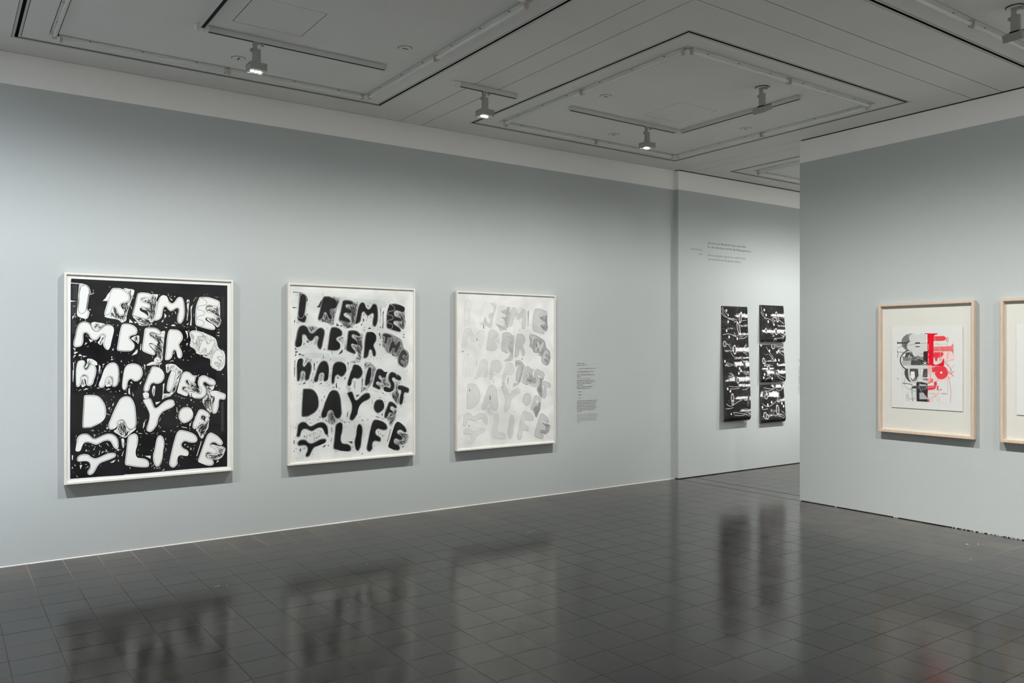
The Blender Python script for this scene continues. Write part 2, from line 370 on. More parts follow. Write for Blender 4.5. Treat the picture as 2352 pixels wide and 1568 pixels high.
for kx, sides in (('A', 'wren'), ('B', 'wrle'), ('C', 'wnl'), ('D', 'wl')):
    cx, cy = MODS[kx][:2]; bw = side_words[kx]
    for s in sides:
        if s == 'w' and kx != 'C':
            fluoro(cx-R+.02, cy+R, cx, cy+R, 'unlit tube on wall side of %s, half farther from the opening' % bw)
            fluoro(cx, cy+R, cx+R-.02, cy+R, 'unlit tube on wall side of %s, half nearer the opening' % bw)
        if s == 'w' and kx == 'C':
            fluoro(cx-R+.02, cy+R, cx, cy+R, 'unlit tube cut by the top edge of the photo, %s' % bw)
            fluoro(cx, cy+R, cx+R-.02, cy+R, 'unlit tube passing behind the lamp in the %s' % bw)
        if s == 'r':
            fluoro(cx+(R if kx != 'A' else R), cy-R+.02, cx+R, cy, 'unlit tube on opening side of %s, nearer the viewer' % bw)
            fluoro(cx+R, cy, cx+R, cy+R-.02, 'unlit tube on opening side of %s, nearer the wall' % bw)
        if s == 'l' or (s == 'e' and kx == 'A'):
            fluoro(cx-R, cy-R+.02, cx-R, cy, 'unlit tube on left side of %s, nearer the viewer' % bw)
            fluoro(cx-R, cy, cx-R, cy+R-.02, 'unlit tube on left side of %s, nearer the wall' % bw)
        if (s == 'e' and kx == 'B') or (s == 'n' and kx == 'A'):
            fluoro(cx-R+.02, cy-R, cx, cy-R, 'unlit tube on viewer side of %s, left of the middle holder' % bw)
            fluoro(cx, cy-R, cx+R-.02, cy-R, 'unlit tube on viewer side of %s, right of the middle holder' % bw)

def outlet(x, y, label, slot_a=0, slot=True):
    t = thing('ceiling_outlet', label, 'ceiling outlet', (m(x), m(y), zc), slot_a, 'round outlet covers in the ceiling bays')
    b = MB(); b.cyl((0,0,-.0015), (0,0,.004), .056, n=40); b.build('rim', GAP, t)
    b = MB(); b.cyl((0,0,-.004), (0,0,.002), .0525, .0525, n=40); b.build('cover', COVER, t)
    if slot:
        b = MB(); b.box(-.025, -.005, -.005, .025, .005, -.0035); b.build('slot', VOID, t)
    return t
outlet(1.148, 3.852, 'round slotted cover beside the lamp above the first print', PI/2)
outlet(1.725, 3.286, 'round slotted cover near the free end of the first rail', 0)
outlet(2.936, 3.290, 'round slotted cover left of the rail in the bay nearest the opening', 0)
outlet(3.506, 3.851, 'round slotted cover between rail and wall, left of the last lit lamp', PI/2)
outlet(4.079, 3.279, 'round slotted cover right of the cornered rail', 0)

# tracks: rail runs, square section with a black slot below
TW, THT = .017, .037
def track(label, runs, corner=None):
    t = thing('track_rail', label, 'track', (m(runs[0][0]), m(runs[0][1]), zc), 0, 'ceiling lighting rails')
    ox, oy = runs[0][0], runs[0][1]
    for x0, y0, x1, y1 in runs:
        a0, b0, a1, b1 = m(min(x0,x1)-ox), m(min(y0,y1)-oy), m(max(x0,x1)-ox), m(max(y0,y1)-oy)
        hor = a1-a0 > b1-b0
        b = MB()
        if hor:
            b.box(a0, -TW+b0, -.004, a1, TW+b0, 0); b.box(a0, -TW+b0, -THT, a1, -TW+b0+.004, -.004); b.box(a0, TW+b0-.004, -THT, a1, TW+b0, -.004)
        else:
            b.box(a0-TW, b0, -.004, a0+TW, b1, 0); b.box(a0-TW, b0, -THT, a0-TW+.004, b1, -.004); b.box(a0+TW-.004, b0, -THT, a0+TW, b1, -.004)
        for e_ in (0, 1):
            if hor: q_ = a1 if e_ else a0; b.box(q_-.002, b0-TW, -THT, q_+.002, b0+TW, 0)
            else: q_ = b1 if e_ else b0; b.box(a0-TW, q_-.002, -THT, a0+TW, q_+.002, 0)
        b.build('rail', LACQ, t)
        b = MB()
        if hor: b.box(a0+.004, b0-.0125, -.0345, a1-.004, b0+.0125, -.005)
        else: b.box(a0-.0125, b0+.004, -.0345, a0+.0125, b1-.004, -.005)
        b.build('slot', VOID, t)
    return t
def feed(t, x, y, hx, hy):
    b = MB(); b.bev(x-hx, y-hy, -THT-.001, x+hx, y+hy, 0, .0015); b.build('feed_box', COVER, t)
    for q in (-1, 1):
        b = MB(); b.cyl((x+q*hx*.4, y-q*hy*.3, -THT-.0022), (x+q*hx*.4, y-q*hy*.3, -THT-.0008), .003, n=8); b.build('screw', HOLE, t)
YT = 3.548
tA = track('long grey lighting rail with a corner over the first two prints', [(.93, YT, 1.752, YT), (.900, 2.60, .900, YT-.03)]); feed(tA, m(.905-.93), 0, .045, .022)
tM = track('short grey lighting rail straddling the ceiling seams', [(2.175, YT, 2.528, YT)]); feed(tM, m(-.021), 0, .036, .018)
tB = track('grey lighting rail bent at a corner in the bay nearest the opening', [(2.899, YT, 3.742, YT), (3.775, 2.674, 3.775, YT-.03)]); feed(tB, m(3.772-2.899), 0, .05, .02)
tC = track('straight grey lighting rail out of view over the side of the hall', [(-1.6, YT, -.6, YT)])
tD = track('grey lighting rail of the next room behind the partition', [(5.2, YT, 6.4, YT)])

def washer(ld, cut, wide):
    '''photometric profile of an asymmetric wall washer: even on the wall, cut off above, soft to both sides'''
    ld.use_nodes = True; nt = ld.node_tree; e = next(n for n in nt.nodes if n.type == 'EMISSION'); N = nt.nodes.new; Lk = nt.links.new
    tc = N('ShaderNodeTexCoord'); sp = N('ShaderNodeSeparateXYZ'); Lk(tc.outputs['Normal'], sp.inputs[0])
    def q(op, a, b=None):
        x = N('ShaderNodeMath'); x.operation = op
        for i, v in enumerate((a, b)):
            if v is None: continue
            if isinstance(v, (int, float)): x.inputs[i].default_value = v
            else: Lk(v, x.inputs[i])
        return x.outputs[0]
    def ss(v, a, b):
        x = N('ShaderNodeMapRange'); x.interpolation_type = 'SMOOTHSTEP'; x.inputs[1].default_value = a; x.inputs[2].default_value = b; Lk(v, x.inputs[0]); return x.outputs[0]
    dx, dy, dz = sp.outputs[0], sp.outputs[1], sp.outputs[2]; down = q('MULTIPLY', dz, -1)
    dxc = q('MAXIMUM', dx, .41)
    boost = q('POWER', dxc, -2.55)
    s_ = q('DIVIDE', down, q('MAXIMUM', dx, .02)); up = q('ADD', q('MULTIPLY', ss(s_, cut[0], cut[1]), .93), .07)
    t_ = q('DIVIDE', dy, dxc); side = q('EXPONENT', q('MULTIPLY', q('MULTIPLY', t_, t_), -1/wide**2))
    fl_ = ss(dx, .02, .40)
    Lk(q('MULTIPLY', q('MULTIPLY', boost, up), q('MULTIPLY', q('MULTIPLY', side, fl_), ss(down, -.25, .05))), e.inputs['Strength'])
def lamp(label, x, y, aim, lens='oval', tilt=0, rail=True, power=1.0, col=(1, .985, .955), cut=(.06, .95), wide=1.25):
    """x, y in eye heights; aim = direction (radians) in which the head faces"""
    t = thing('spotlight', label, 'spotlight', (m(x), m(y), zc-(THT if rail else .004)), aim, 'wall washing ceiling spotlights')
    z = 0
    if not rail:
        b = MB(); b.cyl((0,0,-.003), (0,0,.004), .060, n=40); b.build('mounting_rim', GAP, t)
        b = MB(); b.cyl((0,0,-.005), (0,0,.003), .0565, n=40); b.build('mounting_plate', COVER, t)
        z = -.005
    b = MB(); b.bev(-.016, -.024, z-.012, .016, .024, z, .002); b.cyl((0, .012, z-.05), (0, .012, z-.01), .0165, n=18); b.build('adapter', LACQ_D, t)
    b = MB(); b.cyl((0, -.045, z-.020), (0, -.045, z-.002), .011, .0135, n=16); b.box(-.006, -.05, z-.006, .006, -.01, z-.001); b.build('knob', LACQ_D, t)
    b = MB(); b.bev(-.013, -.029, -.172, .013, .029, z-.048, .0025); b.bev(-.013, .029, z-.075, .012, .047, z-.052, .004); b.build('stem', LACQ_D, t)
    R_ = Matrix.Translation((0, 0, -.188)) @ Matrix.Rotation(-tilt, 4, 'Y')
    b = MB(); b.box(-.052, -.060, .020, .060, .060, .024, M=R_)          # top of the tray
    for q in ((-.060,-.060,-.026,-.054,.060,.024), (.054,-.060,-.026,.060,.060,.024), (-.054,-.060,-.026,.054,-.054,.024), (-.054,.054,-.026,.054,.060,.024)): b.box(*q, M=R_)
    b.build('head', LACQ_D, t)
    b = MB(); b.box(-.054, -.054, -.0235, .054, .054, -.018, M=R_); b.build('bezel', LACQ_D, t)
    b = MB(); b.box(-.020, -.027, .0242, .020, .027, .032, M=R_); b.build('hinge', VOID, t)
    if lens == 'dots':
        for q in (-.028, 0, .028):
            b = MB(); b.cyl(tuple(R_ @ Vector((.012, q, -.0285))), tuple(R_ @ Vector((.012, q, -.022))), .013, n=20); b.build('lens', LENS, t)
    else:
        b = MB(); ns = 28
        bm = bmesh.new(); bmesh.ops.create_circle(bm, cap_ends=True, radius=1, segments=ns)
        for v in bm.verts: v.co = Vector((.008+v.co.x*.020, v.co.y*.036, -.0285))
        r = bmesh.ops.extrude_face_region(bm, geom=bm.faces[:]); bmesh.ops.translate(bm, verts=[v for v in r['geom'] if isinstance(v, bmesh.types.BMVert)], vec=(0, 0, .007))
        b.addbm(bm, M=R_); b.build('lens', LENS, t)
    ld = bpy.data.lights.new('beam', 'POINT'); ld.energy = LAMP_W*power; ld.color = col; ld.shadow_soft_size = .012
    washer(ld, cut, wide); lo = bpy.data.objects.new('beam', ld); C.objects.link(lo); lo.parent = t; lo.location = R_ @ Vector((.01, 0, -.0425))
    return t
UP = PI/2
lamp('lit spotlight with three lenses hanging above the first print', 1.135, YT, UP, 'dots')
lamp('lit spotlight on the short rail across the ceiling seams', 2.328, YT, UP)
lamp('lit spotlight above the pale third print', 3.500, YT, UP)
lamp('spotlight turned away, beside the cornered rail of the bay nearest the opening', 3.502, 2.709, 0, tilt=.42, rail=False, power=1.6)
lamp('spotlight in the top right corner of the photo', 3.5, 1.490, 0, tilt=.42, rail=False, power=1.7)
lamp('spotlight over the hall side of the ceiling, toward the first print', .08, YT, UP, rail=False, power=1.25, col=(.92, .95, 1))
lamp('spotlight on the rail out of view at the side of the hall', -.95, YT, UP, power=1.5, col=(.84, .90, 1), cut=(-.2, .6))
lamp('spotlight at the far side end of the hall rail', -1.5, YT, UP, power=.9, col=(.90, .93, 1))
lamp('spotlight facing the partition nearest the viewer', 3.5, .3, 0, tilt=.42, rail=False, power=1.5)
lamp('spotlight of the next room over the dark hanging prints', 5.55, YT, UP, power=1.2)
lamp('second spotlight of the next room', 6.3, YT, UP, power=1.3)
for i, (x, y, a) in enumerate([(-1.9, 2.4, PI), (-1.9, .1, PI), (-1.4, -1.4, -UP), (.6, -1.4, -UP), (2.7, -1.4, -UP), (3.5, -1.2, 0)]):  # unseen washers added so light bounced off these walls fills the room
    lamp(['added fill spotlight washing the side wall nearer the prints', 'added fill spotlight washing the side wall behind the viewer', 'added fill spotlight washing the back wall near its side end', 'added fill spotlight washing the middle of the back wall', 'added fill spotlight washing the back wall near the partition', 'added fill spotlight washing the partition behind the viewer'][i], x, y, a, rail=False, power=1.5, cut=(-.7, .1), wide=1.6)
lamp('added fill spotlight at the far end of the next room', 7.1, 2.2, 0, rail=False, power=3.2, cut=(-.6, .2)); lamp('added fill spotlight on the near wall of the next room', 6.6, .8, -UP, rail=False, power=3.2, cut=(-.6, .2))  # unseen pair added to brighten the ceiling beyond the opening

# ------------------------------------------------------------------ framed prints
LET=[('I',[(108,1606),(133,1607),(154,1604),(169,1595),(182,1579),(188,1557),(192,1534),(180,1523),(175,1480),(169,1436),(164,1404),(175,1392),(184,1378),(169,1330),(148,1326),(117,1335),(91,1349),(92,1402),(99,1466),(100,1519),(105,1571)]),('R',[(370,1584),(405,1586),(438,1573),(466,1553),(481,1530),(485,1503),(477,1482),(457,1467),(422,1460),(413,1449),(415,1431),(424,1417),(437,1399),(440,1375),(430,1360),(411,1356),(394,1371),(381,1395),(375,1418),(363,1430),(354,1418),(348,1394),(337,1370),(321,1357),(300,1351),(289,1363),(294,1395),(310,1449),(324,1515),(332,1551),(345,1576),(359,1585)]),('E',[(540,1544),(555,1554),(586,1557),(629,1552),(647,1544),(657,1530),(654,1515),(635,1507),(589,1510),(572,1503),(572,1488),(594,1476),(629,1465),(641,1450),(641,1432),(629,1424),(600,1425),(577,1430),(561,1424),(555,1411),(569,1396),(600,1382),(623,1361),(627,1346),(611,1330),(592,1330),(558,1342),(496,1355),(507,1401),(524,1468),(535,1523)]),('M',[(730,1536),(747,1540),(768,1534),(779,1516),(785,1495),(800,1477),(814,1471),(829,1479),(844,1500),(855,1519),(870,1529),(891,1528),(903,1518),(913,1487),(918,1443),(919,1387),(909,1333),(891,1302),(873,1298),(858,1311),(854,1338),(858,1373),(867,1404),(866,1426),(855,1432),(838,1422),(817,1406),(800,1404),(785,1417),(770,1439),(756,1444),(744,1429),(737,1388),(733,1358),(718,1336),(687,1320),(664,1325),(672,1359),(687,1421),(698,1480),(713,1517)]),('E2',[(1038,1533),(1075,1536),(1115,1537),(1158,1525),(1214,1503),(1212,1468),(1189,1449),(1158,1456),(1118,1465),(1099,1455),(1095,1435),(1102,1413),(1121,1407),(1152,1402),(1180,1383),(1180,1361),(1164,1353),(1130,1358),(1102,1359),(1089,1350),(1090,1334),(1115,1318),(1152,1300),(1173,1275),(1172,1255),(1152,1247),(1102,1258),(1041,1276),(1006,1288),(1005,1351),(1006,1420),(1017,1477),(1032,1513)]),('M2',[(101,1282),(122,1300),(148,1307),(175,1298),(190,1284),(201,1263),(209,1243),(222,1233),(238,1231),(254,1240),(275,1264),(297,1280),(321,1286),(343,1279),(359,1260),(363,1236),(354,1191),(343,1143),(335,1099),(321,1075),(308,1075),(291,1093),(281,1116),(281,1146),(291,1173),(296,1191),(283,1202),(265,1196),(251,1175),(238,1158),(219,1152),(201,1157),(185,1178),(175,1201),(161,1214),(146,1214),(138,1204),(137,1180),(138,1151),(133,1122),(120,1104),(96,1098),(78,1095),(65,1116),(67,1145),(78,1186),(86,1238)]),('B',[(420,1285),(444,1293),(477,1292),(510,1279),(533,1259),(541,1238),(538,1214),(524,1200),(499,1195),(480,1183),(481,1168),(499,1150),(516,1129),(521,1105),(513,1080),(488,1062),(444,1061),(411,1064),(381,1070),(392,1134),(405,1224)]),('E3',[(597,1256),(629,1264),(661,1264),(692,1258),(715,1240),(733,1219),(727,1202),(704,1200),(678,1211),(652,1221),(638,1212),(641,1197),(664,1178),(687,1160),(700,1136),(692,1119),(669,1123),(641,1135),(628,1123),(637,1105),(649,1090),(672,1065),(682,1044),(669,1028),(647,1034),(614,1047),(572,1068),(583,1141),(592,1214)]),('R2',[(794,1251),(832,1249),(861,1247),(888,1227),(903,1193),(900,1161),(882,1136),(870,1118),(879,1093),(894,1061),(898,1030),(891,1008),(873,999),(858,1012),(852,1043),(844,1068),(832,1074),(822,1062),(817,1024),(805,1000),(785,987),(756,988),(760,1031),(766,1093),(770,1154),(779,1216)]),('T',[(963,1221),(981,1236),(1017,1236),(1056,1222),(1072,1203),(1060,1189),(1026,1194),(1020,1162),(1008,1134),(990,1127),(981,1140),(990,1171),(993,1196),(978,1207),(963,1212)]),('H',[(1063,1156),(1084,1166),(1099,1153),(1102,1128),(1115,1124),(1130,1147),(1149,1164),(1167,1156),(1169,1131),(1152,1093),(1133,1061),(1118,1039),(1099,1042),(1093,1061),(1099,1080),(1084,1089),(1069,1074),(1056,1048),(1038,1044),(1031,1061),(1041,1099),(1053,1137)]),('E4',[(1195,1078),(1220,1067),(1239,1038),(1245,1016),(1233,1004),(1214,1013),(1195,1019),(1189,1003),(1205,987),(1223,971),(1227,955),(1208,952),(1189,965),(1173,968),(1167,952),(1183,936),(1205,923),(1208,907),(1192,897),(1170,904),(1136,937),(1139,988),(1152,1029),(1173,1064)]),('H2',[(101,987),(127,996),(148,987),(151,964),(143,937),(154,914),(169,928),(185,957),(206,966),(222,951),(233,918),(230,886),(222,851),(214,833),(209,801),(190,784),(172,783),(160,793),(164,837),(164,861),(148,873),(133,870),(125,853),(122,809),(112,783),(96,776),(86,784),(83,824),(83,912),(86,932),(91,967)]),('A',[(308,950),(332,968),(359,973),(383,961),(397,937),(403,883),(400,847),(394,793),(378,773),(359,769),(345,780),(348,818),(351,845),(335,854),(313,846),(302,819),(300,790),(286,769),(265,764),(249,776),(251,803),(265,835),(281,891),(291,918)]),('P',[(446,933),(466,954),(496,963),(533,959),(561,941),(577,916),(582,880),(580,864),(566,834),(544,815),(521,811),(507,821),(491,834),(474,824),(464,800),(463,767),(455,747),(438,738),(422,759),(424,816),(433,876),(435,897)]),('P2',[(658,936),(687,933),(718,920),(741,895),(752,864),(753,855),(750,827),(727,797),(701,787),(681,789),(667,798),(647,787),(638,766),(634,741),(620,723),(600,721),(587,733),(589,764),(606,812),(628,879),(632,873),(641,912)]),('I2',[(817,906),(844,898),(850,881),(844,831),(832,776),(814,733),(797,715),(779,718),(770,737),(773,777),(785,833),(803,882),(811,900)]),('E5',[(894,865),(909,883),(933,889),(960,879),(987,850),(1026,853),(1008,834),(1003,796),(981,788),(957,791),(939,814),(927,811),(927,795),(948,776),(961,760),(957,744),(933,745),(915,755),(900,749),(900,733),(921,723),(939,713),(948,691),(939,676),(918,677),(879,697),(852,707),(867,769),(882,827)]),('S',[(1035,830),(1053,849),(1078,853),(1102,843),(1127,829),(1161,815),(1177,792),(1177,770),(1161,758),(1133,760),(1109,775),(1087,793),(1072,785),(1078,766),(1096,747),(1102,718),(1099,686),(1084,665),(1050,647),(1011,651),(984,662),(973,681),(981,700),(1002,705),(1026,693),(1047,691),(1053,713),(1047,739),(1029,761),(1025,796)]),('T2',[(1139,714),(1180,716),(1220,701),(1267,681),(1261,636),(1239,632),(1214,641),(1205,625),(1205,587),(1195,542),(1183,517),(1161,512),(1146,525),(1146,564),(1155,608),(1170,639),(1167,665),(1139,669),(1130,692)]),('D',[(143,709),(175,711),(230,707),(257,690),(278,663),(297,624),(305,576),(302,534),(286,502),(259,477),(217,456),(196,444),(164,443),(130,446),(130,490),(135,589),(141,677)]),('A2',[(405,667),(430,687),(460,692),(488,682),(510,648),(524,602),(530,526),(535,468),(533,450),(521,421),(499,408),(477,411),(457,430),(446,458),(444,470),(430,492),(411,493),(392,479),(386,452),(383,441),(364,424),(335,419),(321,435),(321,471),(337,509),(359,570),(386,629)]),('Y',[(580,652),(600,666),(628,674),(647,664),(661,627),(672,593),(684,582),(704,592),(736,624),(768,645),(803,653),(829,642),(835,614),(838,605),(814,581),(768,564),(736,547),(713,517),(701,478),(695,442),(687,430),(667,400),(647,383),(629,384),(611,397),(611,425),(626,464),(635,506),(634,543),(609,599)]),('O',[(879,559),(903,580),(945,582),(972,562),(987,529),(985,489),(960,459),(912,439),(885,459),(866,491),(867,526)]),('F',[(1035,553),(1060,558),(1090,544),(1118,520),(1130,497),(1118,479),(1099,480),(1084,495),(1066,504),(1052,492),(1056,472),(1078,459),(1089,439),(1078,427),(1053,441),(1038,439),(1029,417),(1026,411),(1008,387),(990,388),(981,407),(987,445),(999,469),(1020,525)]),('M3',[(96,375),(117,394),(143,401),(169,397),(190,378),(206,359),(225,355),(249,365),(281,381),(318,391),(348,386),(373,369),(392,341),(398,302),(397,266),(378,255),(359,275),(348,302),(337,324),(318,334),(286,330),(257,314),(233,303),(212,309),(185,325),(156,330),(138,320),(127,297),(120,268),(104,256),(78,264),(86,303),(90,346)]),('Y2',[(94,215),(112,231),(143,236),(175,228),(193,207),(217,193),(243,196),(275,210),(313,227),(351,231),(375,223),(378,202),(359,185),(318,171),(278,159),(257,149),(241,129),(227,101),(212,73),(188,60),(167,71),(167,95),(185,122),(188,146),(175,170),(148,178),(112,174),(94,180),(90,197)]),('L',[(466,352),(488,371),(521,381),(541,362),(547,331),(541,280),(527,239),(526,202),(538,174),(566,168),(594,164),(620,147),(633,121),(628,91),(600,87),(527,99),(482,111),(441,122),(452,202),(460,286)]),('I3',[(692,328),(707,349),(724,351),(741,334),(752,303),(752,259),(743,217),(739,162),(730,119),(713,90),(698,82),(678,96),(667,124),(661,162),(664,198),(675,231),(684,289)]),('F2',[(850,362),(873,385),(897,385),(939,372),(981,354),(1011,330),(1025,297),(1014,273),(987,268),(954,274),(924,288),(903,283),(889,262),(894,240),(912,223),(936,212),(951,189),(945,158),(918,160),(882,172),(861,158),(855,128),(861,99),(844,79),(826,65),(803,76),(788,102),(803,175),(826,279)]),('E6',[(1105,333),(1133,351),(1158,340),(1195,315),(1223,284),(1239,258),(1236,236),(1214,231),(1192,242),(1173,259),(1149,262),(1130,249),(1136,230),(1161,218),(1186,201),(1192,175),(1177,157),(1152,158),(1127,173),(1105,178),(1093,160),(1096,137),(1121,124),(1149,114),(1161,88),(1158,65),(1130,55),(1090,68),(1056,85),(1023,102),(1044,163),(1078,262)])]
ZON=[([(433,1588),(466,1582),(519,1577),(513,1540),(499,1497),(485,1461),(471,1412),(460,1367),(457,1318),(422,1297),(392,1326),(318,1336),(286,1348),(324,1366),(351,1427),(405,1488)],75,1.0),([(143,1353),(164,1404),(184,1378),(169,1330),(148,1326)],-50,0.7),([(493,1361),(626,1337),(647,1304),(661,1289),(627,1282),(555,1275),(541,1311)],15,1.0),([(647,1544),(675,1545),(707,1546),(684,1491),(697,1486),(687,1421),(667,1332),(667,1310),(629,1303),(624,1404),(573,1415),(564,1494),(629,1514)],70,1.2),([(190,1307),(305,1289),(273,1270),(251,1237),(230,1228),(206,1246)],-70,1.0),([(930,1509),(960,1507),(951,1460),(948,1387),(939,1325),(933,1328),(939,1412)],90,0.8),([(1102,1455),(1158,1450),(1214,1496),(1215,1419),(1216,1352),(1227,1336),(1214,1291),(1192,1269),(1173,1291),(1102,1337),(1102,1356),(1180,1358),(1177,1387),(1102,1413)],55,0.9),([(488,1171),(516,1189),(555,1199),(555,1153),(547,1120),(533,1141),(505,1156)],-60,0.9),([(265,1196),(291,1196),(291,1176),(278,1134),(265,1110),(238,1134),(259,1158)],-70,0.8),([(713,1206),(733,1234),(760,1236),(753,1185),(743,1093),(736,966),(672,970),(669,995),(701,1025),(684,1062),(647,1102),(627,1126),(695,1117),(698,1154),(647,1200),(647,1218),(687,1203)],55,1.3),([(966,1237),(996,1245),(1041,1236),(1081,1223),(1170,1182),(1186,1150),(1198,1089),(1252,1057),(1261,1009),(1255,925),(1211,880),(1130,927),(1133,997),(1115,1000),(1066,1015),(1130,1026),(1014,1036),(1005,1080),(954,1107),(972,1155),(954,1215)],65,0.35),([(762,954),(832,956),(876,915),(900,896),(885,859),(867,797),(844,726),(814,689),(785,693),(814,727),(838,791),(852,881),(814,910),(770,870),(765,920)],-65,1.2),([(661,979),(736,966),(724,948),(615,940),(612,952)],10,0.6),([(939,814),(1005,790),(1020,742),(1050,745),(1056,700),(1041,682),(975,697),(963,666),(945,710),(906,730),(921,748),(960,741),(957,773)],20,0.8),([(1096,763),(1133,749),(1170,761),(1158,726),(1133,711),(1130,672),(1149,646),(1146,576),(1139,513),(1096,556),(1056,634),(1102,673),(1109,721)],70,1.2),([(161,1005),(196,1004),(233,980),(241,960),(233,945),(190,972),(154,923),(148,937),(167,969)],-55,0.6),([(125,856),(148,867),(164,855),(160,793),(130,771),(120,794)],80,1.0),([(305,834),(324,852),(348,842),(345,783),(324,774),(300,775)],10,0.9),([(392,476),(444,473),(460,424),(488,401),(533,429),(527,411),(477,372),(455,346),(422,354),(400,374),(354,406),(386,422)],80,1.1),([(392,476),(411,490),(430,489),(444,467),(449,434),(389,437)],80,1.0),([(413,343),(441,341),(438,263),(427,264)],90,0.5),([(1090,487),(1127,472),(1118,438),(1115,390),(1090,357),(1069,301),(1047,305),(1026,357),(1008,384),(1032,423),(1047,441),(1084,427)],-50,1.1),([(1139,252),(1195,226),(1236,223),(1264,198),(1255,173),(1239,129),(1195,104),(1164,110),(1102,134),(1102,168),(1180,153),(1195,184),(1139,226)],25,1.0),([(580,709),(600,721),(628,714),(631,677),(594,663)],-60,0.7),([(655,744),(664,771),(682,770),(672,673),(655,707)],80,0.7),([(744,704),(814,702),(803,677),(756,667),(733,652),(739,686)],-35,0.7),([(493,1558),(516,1574),(502,1510)],70,0.2)]
